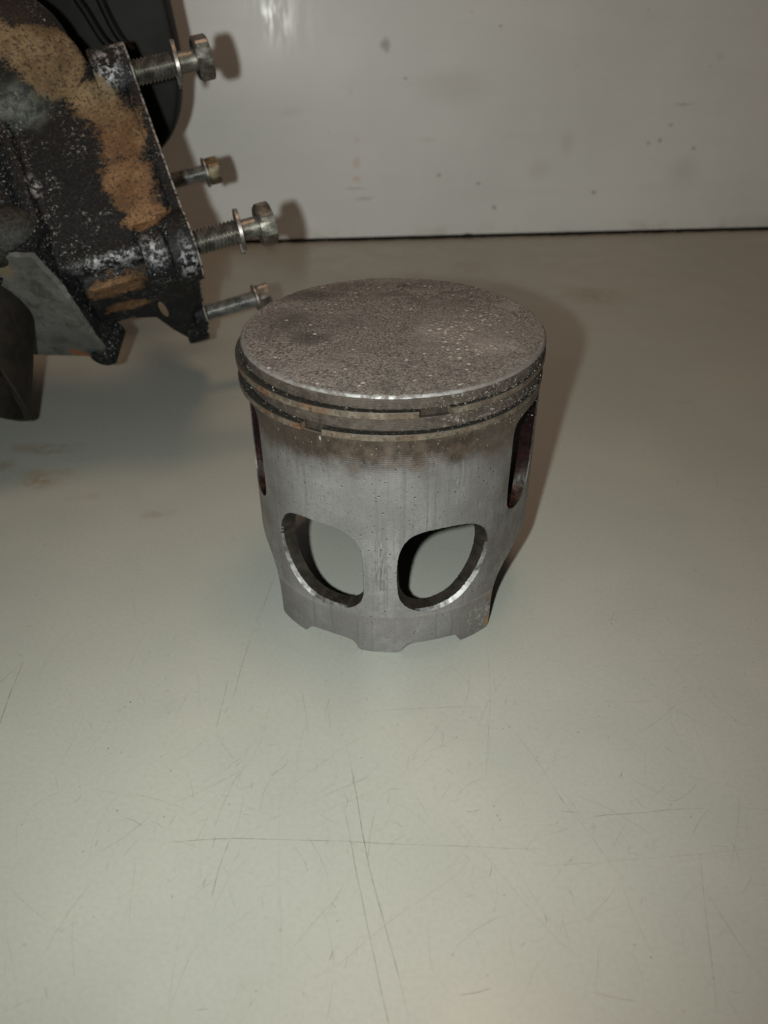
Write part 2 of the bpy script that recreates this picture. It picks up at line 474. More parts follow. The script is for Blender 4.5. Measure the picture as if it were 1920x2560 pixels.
SCRATCHES = [
    (0.7, [(-40.4,-28.0),(-41.7,-42.5),(-42.4,-57.4)]),
    (0.7, [(-44.8,-48.4),(-44.9,-60.6),(-45.1,-66.5)]),
    (0.9, [(-102.8,-42.3),(-102.2,-53.2),(-100.8,-64.6),(-99.3,-77.2)]),
    (0.8, [(-108.3,-55.7),(-106.4,-50.8),(-102.8,-42.3)]),
    (0.4, [(-92.8,-28.4),(-95.1,-35.9),(-96.9,-43.4),(-96.2,-51.9)]),
    (0.4, [(-87.7,-52.7),(-83.4,-58.6)]),
    (0.8, [(-51.9,-98.3),(-44.6,-97.5),(-36.1,-97.0),(-25.9,-97.2),(-12.5,-97.6),(1.3,-98.3)]),
    (0.8, [(-36.4,-97.0),(-37.6,-103.9),(-38.1,-111.1)]),
    (0.5, [(-35.0,-86.5),(-35.3,-93.4),(-36.4,-97.0)]),
    (0.9, [(-11.5,-72.8),(-9.3,-83.2),(-6.7,-97.5),(-3.8,-109.7),(-1.8,-116.7),(1.0,-126.8),(2.8,-134.3)]),
    (0.8, [(-12.4,-85.2),(-9.6,-97.6),(-7.4,-108.1),(-4.6,-119.6),(-3.1,-126.4),(-1.3,-133.5),(-1.0,-135.2)]),
    (0.5, [(-24.8,-51.9),(-23.1,-59.8),(-21.2,-68.8)]),
    (0.4, [(1.6,-63.0),(-6.3,-68.0),(-12.2,-72.1),(-22.0,-81.2),(-29.7,-88.5)]),
    (0.5, [(-20.8,-88.4),(-13.3,-84.5),(-5.1,-80.3)]),
    (0.8, [(-29.8,-81.0),(-27.5,-78.8),(-25.4,-76.4)]),
    (0.3, [(-48.4,-106.4),(-44.3,-98.8),(-41.0,-87.8),(-34.0,-73.5),(-32.3,-59.0),(-31.0,-48.0)]),
    (0.25, [(-83.6,-106.7),(-74.8,-113.0),(-66.1,-118.1),(-57.5,-122.6)]),
    (0.3, [(-56.7,-101.4),(-55.8,-103.9),(-55.0,-109.8),(-53.7,-116.4)]),
    (0.25, [(-26.8,-84.6),(-25.6,-96.4),(-24.1,-108.7),(-22.7,-118.7),(-21.5,-126.9)]),
    (0.3, [(-42.5,-112.9),(-43.0,-117.3),(-42.7,-125.2),(-41.9,-134.5)]),
    (0.4, [(-39.8,-121.1),(-41.2,-127.8),(-42.2,-133.3)]),
    (0.5, [(-40.7,-86.4),(-37.4,-86.0)]),
    (0.6, [(-35.0,-90.7),(-32.4,-91.3)]),
    (0.5, [(-28.6,-92.5),(-25.0,-90.8)]),
    (0.4, [(-48.4,-106.4),(-47.1,-107.4)]),
    (0.7, [(-64.5,-95.6),(-63.5,-94.7)]),
    (0.5, [(-81.5,-79.9),(-78.7,-85.0)]),
    (0.25, [(-35.0,-103.6),(-29.6,-105.5),(-24.8,-106.3),(-20.5,-108.4)]),
    (0.3, [(1.1,-113.7),(-6.5,-120.1),(-10.2,-123.3),(-16.4,-126.9)]),
    (0.5, [(-9.2,-122.8),(-9.8,-124.9)]),
    (0.4, [(-27.9,-108.7),(-26.9,-113.3)]),
    (0.25, [(-81.0,-112.5),(-76.1,-121.2),(-72.1,-128.0),(-70.2,-132.2)]),
    (0.9, [(-58.1,-60.8),(-58.6,-61.6)]),
    (0.6, [(-70.4,-74.3),(-69.0,-73.9)]),
    (0.6, [(-26.8,-130.6),(-27.1,-131.6)]),
    (0.15, [(-83.5,-73.6),(-88.2,-78.6),(-95.6,-77.5)]),
    (0.4, [(-34.1,-81.2),(-33.3,-84.9)]),
    (0.25, [(-45.7,-130.8),(-40.8,-133.7)]),
    (0.3, [(-39.5,-126.1),(-35.6,-131.6)]),
    (0.5, [(-8.7,-62.0),(-1.8,-60.5),(7.8,-59.7),(16.7,-59.3),(23.8,-59.3)]),
    (0.4, [(26.5,-34.2),(25.9,-47.5),(25.0,-58.7),(23.0,-72.0),(21.4,-85.4)]),
    (0.45, [(25.0,-59.5),(30.9,-68.3),(35.5,-78.5),(39.5,-88.6),(42.1,-93.0),(45.8,-101.4),(48.9,-107.2)]),
    (0.7, [(37.7,-89.9),(42.6,-90.4)]),
    (0.6, [(42.2,-92.3),(47.5,-91.0),(56.5,-90.4),(64.0,-89.5),(71.9,-89.2)]),
    (0.5, [(71.9,-89.3),(68.7,-92.4),(66.0,-96.0)]),
    (0.5, [(66.3,-100.7),(64.0,-110.6),(61.1,-124.3),(59.4,-133.0)]),
    (0.3, [(26.4,-103.7),(40.2,-102.8),(53.6,-101.6),(66.4,-100.5),(78.3,-99.1),(81.6,-98.7)]),
    (0.6, [(-7.6,-97.8),(3.3,-98.4),(15.1,-98.8),(33.8,-99.7)]),
    (0.35, [(13.0,-90.0),(18.4,-98.5),(26.0,-110.2),(32.6,-119.2),(36.0,-122.1)]),
    (0.3, [(20.1,-91.2),(24.7,-100.3),(28.6,-109.7),(32.5,-116.8)]),
    (0.35, [(-6.8,-120.1),(0.5,-114.4),(8.2,-108.9),(14.2,-104.6),(15.9,-102.3),(17.6,-101.7)]),
    (0.7, [(12.0,-129.3),(15.3,-128.9),(18.6,-128.0)]),
    (0.5, [(36.6,-128.6),(41.9,-129.7),(45.4,-130.3)]),
    (0.4, [(40.3,-119.7),(39.1,-124.4),(37.9,-128.4)]),
    (0.35, [(45.5,-124.3),(45.5,-127.9),(47.5,-130.9),(49.9,-133.6)]),
    (0.35, [(1.6,-77.2),(9.8,-72.8),(18.0,-67.9)]),
    (0.5, [(12.0,-64.0),(9.3,-69.0),(6.2,-72.1),(4.3,-76.4)]),
    (0.5, [(-0.5,-97.7),(2.8,-95.9)]),
    (0.6, [(0.1,-92.8),(2.3,-94.4)]),
    (0.8, [(37.9,-85.0),(39.1,-88.0)]),
    (0.35, [(75.8,-63.6),(75.8,-69.8),(75.5,-76.4),(76.1,-79.9)]),
    (0.4, [(79.1,-91.1),(78.1,-99.0)]),
    (0.4, [(62.0,-86.6),(64.7,-87.2),(68.1,-85.3),(71.9,-82.0)]),
    (0.25, [(66.7,-80.2),(75.9,-82.3),(83.4,-85.3)]),
    (0.3, [(32.1,-116.6),(40.5,-114.0),(48.0,-111.7)]),
    (0.25, [(27.1,-120.2),(30.9,-117.8)]),
    (0.5, [(62.9,-128.5),(65.1,-128.7)]),
    (0.5, [(75.9,-52.6),(78.9,-52.4)]),
    (0.4, [(82.1,-42.0),(80.8,-46.1)]),
    (0.3, [(77.3,-45.5),(83.4,-45.5)]),
    (0.35, [(-6.0,-40.0),(-1.9,-42.4),(2.9,-45.2)]),
    (0.25, [(33.7,-46.6),(27.3,-56.2)]),
    (0.25, [(43.0,-31.7),(34.8,-42.9)]),
    (0.3, [(96.3,-44.8),(99.5,-51.9)]),
    (0.4, [(50.3,-99.9),(53.7,-101.2)]),
    (0.3, [(46.6,-89.6),(50.0,-94.3)]),
    (0.7, [(-37.2,-4.1),(-38.7,-17.4),(-40.3,-28.0)]),
]


def make_scratches():
    rnd = random.Random(11)
    vs = []; fs = []; fade = []

    def strip(pts, width, alpha):
        n = len(pts)
        b = len(vs)
        for i, p in enumerate(pts):
            t = (pts[min(i + 1, n - 1)] - pts[max(i - 1, 0)]).normalized()
            nn = Vector((-t.y, t.x))
            s = i / (n - 1)
            w = width * (0.45 + 0.55 * min(1, 6 * s, 6 * (1 - s))) * (0.75 + 0.5 * noise.noise(Vector((p.x * 0.2, p.y * 0.2, 1))))
            a = alpha * min(1, 5 * s + 0.15, 5 * (1 - s) + 0.15)
            for sg in (-1, 1):
                q = p + nn * (0.5 * w * sg)
                vs.append((q.x * MM, q.y * MM, 0.00004)); fade.append(a)
        for i in range(n - 1):
            k = b + 2 * i
            fs.append((k, k + 1, k + 3, k + 2))

    for a, pts in SCRATCHES:
        P = catmull([Vector(p) for p in pts], 6, closed=False) if len(pts) > 2 else resample(pts, 3, False)
        if len(P) < 3: P = resample(pts, 0.6, False)
        P = [p + 0.12 * Vector((noise.noise(Vector((p.x * .15, p.y * .15, 5))), noise.noise(Vector((p.x * .15, p.y * .15, 9))))) for p in P]
        strip(P, 0.13 + 0.10 * a, min(1, a * 0.42))
    for i in range(700):
        y = rnd.uniform(-135, 60); x = rnd.uniform(-160, 150)
        if rnd.random() < 0.5: x = rnd.gauss(0, 45); y = rnd.gauss(-88, 26)
        l = rnd.choice((1.5, 2.5, 4, 6, 10, 18)) * rnd.uniform(0.6, 1.4); an = rnd.gauss(1.3, 0.7) if rnd.random() < .6 else rnd.uniform(0, 3.14)
        d = Vector((math.cos(an), math.sin(an))); c = rnd.uniform(-0.12, 0.12)
        pts = [Vector((x, y)) + d * l * (t - .5) + Vector((-d.y, d.x)) * c * l * (t - .5) ** 2 * 4 for t in (0, .25, .5, .75, 1)]
        strip(pts, rnd.uniform(0.10, 0.2), rnd.choice((.07, .10, .13, .17, .22, .42 if l < 4 else .16)))
    me = pyd("scratches", vs, fs)
    at = me.attributes.new("fade", 'FLOAT', 'POINT'); at.data.foreach_set("value", fade)
    o = link("scratches", me, M_SCR, table, smooth=False); o["kind"] = "stuff"
    # loose grains lying on the worktop
    bm = bmesh.new()
    for i in range(45):
        x = rnd.uniform(-170, 190); y = rnd.uniform(-135, 300)
        if math.hypot(x, y) < 44: continue
        r = rnd.uniform(0.10, 0.22) * (1.6 if rnd.random() < 0.1 else 1)
        mt = Matrix.Translation((x * MM, y * MM, r * 0.3 * MM)) @ Matrix.Rotation(rnd.uniform(0, 3), 4, 'Z') @ Matrix.Diagonal((r * 1.5 * MM, r * .8 * MM, r * .5 * MM, 1))
        bmesh.ops.create_icosphere(bm, subdivisions=1, radius=1, matrix=mt)
    me = bpy.data.meshes.new("grit"); bm.to_mesh(me); bm.free()
    g = link("grit", me, M_CRUMB, table); g["kind"] = "stuff"


make_scratches()

# ================================================================== piston
RS = 39.62          # skirt radius, mm
TOPZ = 79.6


def pol(phi, z, r=RS):
    a = math.radians(phi)
    return Vector((r * math.sin(a), -r * math.cos(a), z)) * MM


def mat_crown():
    m = Mat("carbon_crown")
    n1 = m.noise(1.7, 3, 0.8); n2 = m.noise(0.09, 2, 0.6); n3 = m.noise(0.5, 2, 0.6)
    col = m.mix(m.rng(n1, 0.38, 0.62), (0.034, 0.029, 0.026), (0.180, 0.161, 0.147))
    col = m.mix(m.rng(n3, 0.5, 0.72, 0.0, 0.4), col, (0.165, 0.148, 0.140))
    pat = m.noise(0.055, 4, 0.65, dist=0.6)
    col = m.mix(m.rng(pat, 0.52, 0.66, 0.0, 0.55), col, (0.042, 0.036, 0.031))
    col = m.mix(m.rng(pat, 0.46, 0.34, 0.0, 0.40), col, (0.185, 0.168, 0.158))
    col = m.mix(m.rng(n2, 0.35, 0.7, 0.0, 0.35), col, (0.082, 0.070, 0.064))
    w = m.warp(5, 0.2)
    for c, r, a in (((-21.5, -7.2, TOPZ), (8, 6, 9), 0.6), ((-24, 24, TOPZ), (13, 7, 9), 0.65), ((-30, 5, TOPZ), (8, 16, 9), 0.35), ((6, 33, TOPZ), (26, 5, 9), 0.3)):
        col = m.mix(m.math('MULTIPLY', m.spot(w, c, r, 0.2), a), col, (0.028, 0.023, 0.021))
    # lighter dusty sweep on the right
    col = m.mix(m.math('MULTIPLY', m.spot(w, (20, -6, TOPZ), (22, 24, 9), 0.0), 0.3), col, (0.19, 0.165, 0.15))
    # pale pinkish freckles: sparse everywhere, crowded on the right
    wv = m.warp(0.9, 1.2)
    v1 = m.voro(0.62, wv); v2 = m.voro(0.30, wv); v3 = m.voro(0.9, wv)
    dense = m.maxf(m.spot(w, (15.5, -3.0, TOPZ), (11, 10, 9), 0.0), m.spot(w, (19, -15, TOPZ), (11, 8, 9), 0.1), m.spot(w, (24, 6, TOPZ), (10, 9, 9), 0.0))
    f1 = m.math('MULTIPLY', m.rng(v1, 0.42, 0.24), m.math('MULTIPLY', m.rng(dense, 0.05, 0.5), m.rng(m.noise(0.4, 1), 0.36, 0.5)))
    f2 = m.math('MULTIPLY', m.rng(v2, 0.19, 0.12), m.rng(m.noise(0.16, 2), 0.44, 0.56))
    f3 = m.math('MULTIPLY', m.rng(v3, 0.25, 0.13), m.rng(m.noise(0.12, 2), 0.40, 0.54, 0, 0.7))
    col = m.mix(m.math('MULTIPLY', m.maxf(f1, f2, f3), 0.6), col, (0.42, 0.365, 0.33))
    h = m.math('ADD', m.math('MULTIPLY', n1, 1.0), m.math('ADD', m.math('MULTIPLY', n3, 0.8), m.maxf(f1, f2, f3)))
    nb = m.bump(h, 0.38, 0.85)
    return m.out(col, 0.82, 0.0, 0.25, nb)


def turned(m, pitch=0.42):
    """fine lathe lines round the barrel"""
    z = m.xyz()[2]
    wob = m.math('ADD', z, m.math('MULTIPLY', m.noise(0.05, 2), 0.25))
    s = m.math('SINE', m.math('MULTIPLY', wob, 6.2832 / pitch))
    return m.math('ADD', m.math('MULTIPLY', s, 0.5), 0.5)


def mat_land():
    m = Mat("carbon_land")
    n1 = m.noise(0.5, 4, 0.65); n2 = m.noise(0.12, 3, 0.6)
    col = m.mix(m.rng(n1, 0.35, 0.7), (0.016, 0.012, 0.010), (0.046, 0.037, 0.031))
    col = m.mix(m.rng(n2, 0.4, 0.7, 0, 0.6), col, (0.054, 0.042, 0.034))
    # grey dust clinging on the right, as ragged flecks
    x = m.xyz()[0]
    flk = m.rng(m.noise(1.1, 5, 0.75), 0.54, 0.66)
    side = m.rng(x, 2, 26, 0.12, 0.85)
    col = m.mix(m.math('MULTIPLY', flk, side), col, (0.30, 0.285, 0.26))
    t = turned(m)
    col = m.mix(m.math('MULTIPLY', t, 0.22), col, (0.08, 0.064, 0.052))
    h = m.math('ADD', m.math('MULTIPLY', t, 0.25), n1)
    return m.out(col, m.rng(n1, 0.3, 0.7, 0.6, 0.85), 0.05, 0.28, m.bump(h, 0.22, 0.8))


def mat_edge():
    m = Mat("worn_aluminium_edge")
    n = m.noise(0.7, 4, 0.65); n2 = m.noise(0.10, 2, 0.5)
    x = m.xyz()[0]
    mid = m.math('MULTIPLY', m.rng(x, -30, -6, 0.30, 1.0), m.rng(x, 24, 12, 0.15, 1.0))
    bare = m.math('MULTIPLY', m.rng(n, 0.38, 0.58), m.math('MULTIPLY', m.rng(n2, 0.30, 0.50, 0.35, 1.0), mid))
    col = m.mix(bare, (0.085, 0.076, 0.070), (0.23, 0.235, 0.24))
    return m.out(col, m.mixf(bare, 0.75, 0.5), m.math('MULTIPLY', bare, 0.5), 0.4, m.bump(n, 0.08, 0.5))


def mat_skirt():
    m = Mat("skirt_aluminium")
    X, Y, Z = m.xyz()
    n_big = m.noise(0.05, 3, 0.6)
    n_mid = m.noise(0.35, 4, 0.65)
    col = m.mix(m.rng(n_big, 0.3, 0.7), (0.205, 0.203, 0.201), (0.292, 0.290, 0.289))
    col = m.mix(m.rng(n_mid, 0.35, 0.75, 0, 0.4), col, (0.17, 0.166, 0.165))
    grain = m.noise(1.3, 3, 0.75)
    col = m.mix(m.rng(grain, 0.46, 0.66, 0.0, 0.32), col, (0.13, 0.126, 0.122))
    col = m.mix(m.rng(grain, 0.40, 0.26, 0.0, 0.25), col, (0.38, 0.38, 0.385))
    # vertical rubbing marks
    st = m.noise(1.0, 4, 0.7, m.vscale((0.9, 0.9, 0.028)))
    col = m.mix(m.rng(st, 0.50, 0.70, 0, 0.5), col, (0.125, 0.121, 0.117))
    st2 = m.noise(1.0, 4, 0.7, m.vscale((1.5, 1.5, 0.16), off=(31, 7, 3)))
    rightside = m.rng(X, 6, 24, 0.15, 1.0)
    col = m.mix(m.math('MULTIPLY', m.rng(st2, 0.60, 0.70), m.math('MULTIPLY', rightside, 0.6)), col, (0.50, 0.515, 0.53))
    # worn dark scuff on the bar between the windows
    w = m.warp(3, 0.3, m.vscale((1, 1, 0.35)))
    bar = m.spot(w, (-3.5, -39.5, 11.0), (3.2, 8, 5.2), 0.1)
    col = m.mix(m.math('MULTIPLY', bar, m.rng(m.noise(1.0, 4, 0.7, m.vscale((2.6, 2.6, 0.25))), 0.42, 0.6, 0, 0.75)), col, (0.07, 0.065, 0.062))
    # pits
    pv = m.voro(0.7); pn = m.rng(m.noise(0.13, 3), 0.40, 0.58)
    pit = m.math('MULTIPLY', m.rng(pv, 0.17, 0.10), pn)
    pv2 = m.voro(0.36); pit2 = m.math('MULTIPLY', m.rng(pv2, 0.115, 0.06), m.rng(m.noise(0.09, 2), 0.36, 0.5))
    pits = m.maxf(pit, pit2)
    col = m.mix(m.math('MULTIPLY', pits, 0.85), col, (0.045, 0.036, 0.030))
    # burnt brown varnish under the rings, feathering downward in lathe lines
    t = turned(m, 0.62)
    # height measured with noise so the edge of the burn wanders; deeper left and right
    side = m.math('MULTIPLY', m.math('POWER', m.math('ABSOLUTE', m.math('DIVIDE', m.math('ADD', X, 2.0), 39.0)), 2.0), 4.5)
    hz = m.math('ADD', m.math('ADD', Z, side), m.math('MULTIPLY', m.math('SUBTRACT', m.noise(0.11, 4, 0.65), 0.5), 14.0))
    hz = m.math('ADD', hz, m.math('MULTIPLY', m.math('SUBTRACT', t, 0.5), 1.5))
    burn = m.rng(hz, 55.0, 64.5, 0.0, 0.97)
    bcol = m.mix(m.math('MULTIPLY', m.rng(n_mid, 0.35, 0.7), m.rng(X, -30, -4, 0.3, 1.0)), (0.018, 0.0115, 0.0075), (0.050, 0.033, 0.022))
    col = m.mix(burn, col, bcol)
    # oily brown towards both sides, with the barrel's edge shading painted in
    film_shade = m.math('MULTIPLY', m.rng(m.math('ABSOLUTE', m.math('ADD', X, 3.0)), 16, 36), m.rng(m.noise(0.07, 4, 0.65), 0.32, 0.62, 0.15, 0.75))
    col = m.mix(film_shade, col, (0.088, 0.074, 0.062))
    # dull, browner band along the bottom, darkened further to paint in light falloff
    band = m.math('MULTIPLY', m.rng(m.math('ADD', Z, m.math('MULTIPLY', m.math('SUBTRACT', n_mid, 0.5), 1.2)), 13.8, 12.4), m.rng(m.noise(0.12, 4, 0.7), 0.30, 0.66, 0.35, 1.0))
    col = m.mix(m.math('MULTIPLY', band, 0.5), col, (0.105, 0.094, 0.085))
    line = m.math('MULTIPLY', m.rng(Z, 12.7, 13.2), m.rng(Z, 14.0, 13.5))
    col = m.mix(m.math('MULTIPLY', line, m.rng(n_big, 0.4, 0.6, 0.0, 0.3)), col, (0.36, 0.32, 0.28))
    # pale dried residue and an orange rust bloom at the lower right corner
    wr = m.warp(6, 0.35)
    res = m.math('MULTIPLY', m.spot(wr, (25, -31, 6), (9, 9, 8), 0.1), m.rng(m.noise(0.9, 4, 0.7), 0.5, 0.62))
    col = m.mix(m.math('MULTIPLY', res, 0.75), col, (0.50, 0.46, 0.38))
    w2 = m.warp(4, 0.5)
    rust = m.maxf(m.spot(w2, (27.6, -28.6, 2.6), (2.6, 2.6, 2.8), 0.2), m.spot(w2, (28.0, -28.6, 11.4), (1.8, 2.4, 2.0), 0.2))
    col = m.mix(m.math('MULTIPLY', rust, 0.9), col, (0.36, 0.17, 0.045))
    # white dust flecks near the top and on the right
    fl = m.math('MULTIPLY', m.rng(m.noise(1.3, 5, 0.75, m.vscale((1, 1, 0.5))), 0.63, 0.70), m.maxf(m.rng(Z, 56, 68, 0, 0.6), m.rng(X, 18, 36, 0, 0.55)))
    col = m.mix(fl, col, (0.52, 0.50, 0.46))
    metal = m.mixf(m.maxf(burn, m.math('MULTIPLY', band, 0.3)), 0.6, 0.1)
    rough = m.rng(n_mid, 0.3, 0.7, 0.40, 0.52)
    h = m.math('SUBTRACT', m.math('ADD', m.math('MULTIPLY', t, 0.16), m.math('MULTIPLY', grain, 0.45)), m.math('MULTIPLY', pits, 1.4))
    return m.out(col, rough, metal, 0.5, m.bump(h, 0.12, 0.6))


def mat_wallcut():
    m = Mat("oily_cut_wall")
    n = m.noise(0.4, 4, 0.65)
    col = m.mix(m.rng(n, 0.35, 0.7), (0.012, 0.010, 0.008), (0.021, 0.017, 0.013))
    return m.out(col, m.rng(n, 0.3, 0.7, 0.42, 0.55), 0.2, 0.4, m.bump(n, 0.1, 0.5))


def mat_lip():
    m = Mat("bright_chamfer")
    n = m.noise(0.42, 2, 0.5)
    col = m.mix(m.rng(n, 0.34, 0.62), (0.09, 0.087, 0.084), (0.19, 0.19, 0.195))
    return m.out(col, m.rng(n, 0.3, 0.7, 0.40, 0.55), 0.75, 0.5, m.bump(n, 0.16, 0.5))


def mat_pocket():
    m = Mat("varnished_pocket")
    n = m.noise(0.35, 4, 0.65)
    X, Y, Z = m.xyz()
    col = m.mix(m.rng(n, 0.35, 0.7), (0.0025, 0.001, 0.0013), (0.010, 0.003, 0.0038))
    col = m.mix(m.math('MULTIPLY', m.rng(Z, 50, 41), m.rng(n, 0.45, 0.6, 0.1, 0.6)), col, (0.028, 0.011, 0.005))
    fl = m.rng(m.voro(0.45), 0.06, 0.04, 0, 0.4)
    col = m.mix(fl, col, (0.30, 0.25, 0.2))
    return m.out(col, m.rng(m.noise(1.2, 3), 0.3, 0.7, 0.34, 0.46), 0.0, 0.22, m.bump(m.noise(0.9, 3, 0.6), 0.2, 0.5))


def mat_ring():
    m = Mat("ring_steel")
    n = m.noise(0.28, 4, 0.7); f = m.noise(0.9, 4, 0.75)
    X, Y, Z = m.xyz()
    col = m.mix(m.rng(n, 0.35, 0.65), (0.080, 0.063, 0.046), (0.150, 0.126, 0.098))
    rust = m.math('MULTIPLY', m.rng(m.noise(0.13, 3, 0.7), 0.50, 0.62), m.rng(X, -8, -26, 0.25, 1.0))
    col = m.mix(m.math('MULTIPLY', rust, 0.7), col, (0.15, 0.066, 0.028))
    col = m.mix(m.rng(f, 0.50, 0.66, 0, 0.75), col, (0.026, 0.021, 0.017))
    # sooty upper and lower faces
    g = m.n.new("ShaderNodeNewGeometry"); s = m.n.new("ShaderNodeSeparateXYZ"); m.nt.links.new(g.outputs["Normal"], s.inputs[0])
    up = m.rng(m.math('ABSOLUTE', s.outputs[2]), 0.4, 0.8)
    col = m.mix(up, col, m.mix(m.rng(f, 0.58, 0.66), (0.022, 0.020, 0.017), (0.16, 0.145, 0.125)))
    return m.out(col, 0.48, 0.35, 0.5, m.bump(f, 0.08, 0.5))


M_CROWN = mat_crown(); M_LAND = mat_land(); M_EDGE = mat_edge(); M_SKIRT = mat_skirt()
M_CUT = mat_wallcut(); M_LIP = mat_lip(); M_POCKET = mat_pocket(); M_RING = mat_ring()
M_SOOT = simple("soot", (0.006, 0.005, 0.0045), 0.95, 0, 0.05)
M_GROOVE = simple("carbon_groove", (0.034, 0.027, 0.021), 0.9, 0, 0.15, 0.5, 0.6, 0.2)
M_INNER = simple("burnt_inside", (0.045, 0.035, 0.028), 0.6, 0.2, 0.4, 0.5, 0.2)
M_FLAKE = simple("pale_carbon_flake", (0.20, 0.182, 0.16), 0.9, 0, 0.2, 0.75, 0.35)

piston = empty("piston")
tag(piston, "worn two-stroke aluminium piston with carbon-caked crown standing on the worktop", "piston")


def make_crown():
    n = 360
    prof = []                                   # (radius, z, material)
    for r in [0.0001] + [1.5 * i for i in range(1, 26)] + [38.3, 38.9]:
        prof.append((r, TOPZ + 0.35 * (1 - (r / 39) ** 2), 0))
    prof += [(39.4, TOPZ - 0.03, 1), (39.88, TOPZ - 0.55, 1), (39.95, TOPZ - 0.8, 2), (39.95, TOPZ - 2.1, 2), (39.9, 76.45, 2), (39.6, 76.2, 2), (38.3, 76.2, 3),
             (38.3, 73.85, 3), (39.5, 73.85, 3), (39.75, 73.6, 2), (39.7, 72.2, 2), (39.7, 70.85, 2), (39.45, 70.6, 2), (38.3, 70.6, 3), (38.3, 68.15, 3), (39.4, 68.15, 3), (39.55, 67.95, 2),
             (39.56, 67.3, 2), (36.2, 67.3, 3), (35.5, 66.0, 3), (0.0001, 66.0, 3)]
    vs = []
    for k, (r, z, mi) in enumerate(prof):
        for i in range(n):
            a = 2 * math.pi * i / n
            x, y = r * math.sin(a), -r * math.cos(a)
            zz = z; rr = r
            if mi == 0 and r > 0.1:
                zz += 0.10 * noise.noise(Vector((x * .9, y * .9, 2))) + 0.14 * noise.noise(Vector((x * .16, y * .16, 4)))
            if mi == 1:
                zz += 0.12 * noise.noise(Vector((x * .25, y * .25, 8))) + 0.04 * noise.noise(Vector((x * 1.2, y * 1.2, 8)))
            if mi == 2:
                e = 0.12 if k in (34, 35, 39, 40, 43) else 0.05
                rr += e * noise.noise(Vector((x * 1.3, y * 1.3, z)))
                if abs(z - 76.45) < .3 or abs(z - 70.85) < .3: zz += 0.20 * noise.noise(Vector((x * 1.1, y * 1.1, 1))) + 0.1 * noise.noise(Vector((x * 3, y * 3, 1)))
            vs.append((rr * math.sin(a) * MM, -rr * math.cos(a) * MM, zz * MM))
    fs = lathe_faces(len(prof), n, flip=True)
    mi = []
    for k in range(len(prof) - 1): mi += [prof[k + 1][2]] * n
    me = fix_normals(pyd("crown", vs, fs, mi))
    return link("crown", me, [M_CROWN, M_EDGE, M_LAND, M_GROOVE], piston, True, 38)


make_crown()

# arrow stamped near the far rim
def stamped_arrow():
    vs = []; fs = []
    def bar(p, q, w):
        p, q = Vector(p), Vector(q); t = (q - p).normalized(); nn = Vector((-t.y, t.x)) * w / 2
        b = len(vs)
        for c in (p - nn, q - nn, q + nn, p + nn): vs.append((c.x * MM, c.y * MM, (TOPZ + 0.35 * (1 - (c.length / 39) ** 2) + 0.10) * MM))
        for c in (p - nn, q - nn, q + nn, p + nn): vs.append((c.x * MM, c.y * MM, (TOPZ - 0.35) * MM))
        fs.extend([(b, b + 1, b + 2, b + 3), (b, b + 4, b + 5, b + 1), (b + 1, b + 5, b + 6, b + 2), (b + 2, b + 6, b + 7, b + 3), (b + 3, b + 7, b + 4, b)])
    bar((2.4, 27.4), (3.6, 32.6), 0.34)
    bar((3.6, 32.6), (1.4, 30.6), 0.28)
    bar((3.6, 32.6), (5.2, 30.2), 0.30)
    o = link("stamped_arrow", fix_normals(pyd("stamped_arrow", vs, fs)), M_GROOVE, piston, False)
    tag(o, "small arrow stamped near the far rim of the crown")


stamped_arrow()

WIN_L = [(-49.7, 34.6), (-46.6, 38.5), (-42.9, 40.5), (-37.7, 41.4), (-32.1, 41.6), (-26.9, 41.6), (-21.4, 41.2), (-17.6, 40.2), (-14.7, 38.6), (-12.8, 36.6), (-11.8, 34.1), (-11.5, 31.0),
         (-11.5, 26.6), (-11.6, 21.4), (-12.6, 18.4), (-14.9, 16.3), (-18.2, 15.0), (-23.2, 14.4), (-28.5, 14.4), (-34.1, 15.1), (-39.1, 16.6), (-43.4, 18.8), (-47.0, 21.8), (-49.6, 25.6), (-50.6, 29.9)]
WIN_R = [(1.5, 32.6), (2.4, 35.6), (4.3, 38.4), (7.3, 40.4), (11.6, 41.4), (16.0, 41.7), (22.0, 41.7), (28.6, 41.0), (33.1, 39.7), (36.6, 37.4), (38.6, 34.6), (39.1, 31.6), (38.2, 27.5), (35.8, 23.6),
         (32.2, 20.3), (27.9, 17.5), (22.9, 15.6), (17.2, 14.7), (11.6, 14.7), (7.0, 15.8), (3.8, 17.8), (2.0, 20.4), (1.4, 23.6), (1.2, 28.5)]
SLOT_R = [(50.6, 64.2), (49.4, 61.5), (49.2, 57), (49.1, 53), (48.9, 46), (49.4, 40.6), (52.2, 38.3), (57.0, 37.6), (63, 39.0), (68, 42.4), (71.5, 48), (73.5, 55), (74.5, 61), (73.5, 65), (68, 66.2), (60, 66.2), (54, 65.6)]
SLOT_L = [(-11.2 - p, z) for p, z in SLOT_R]
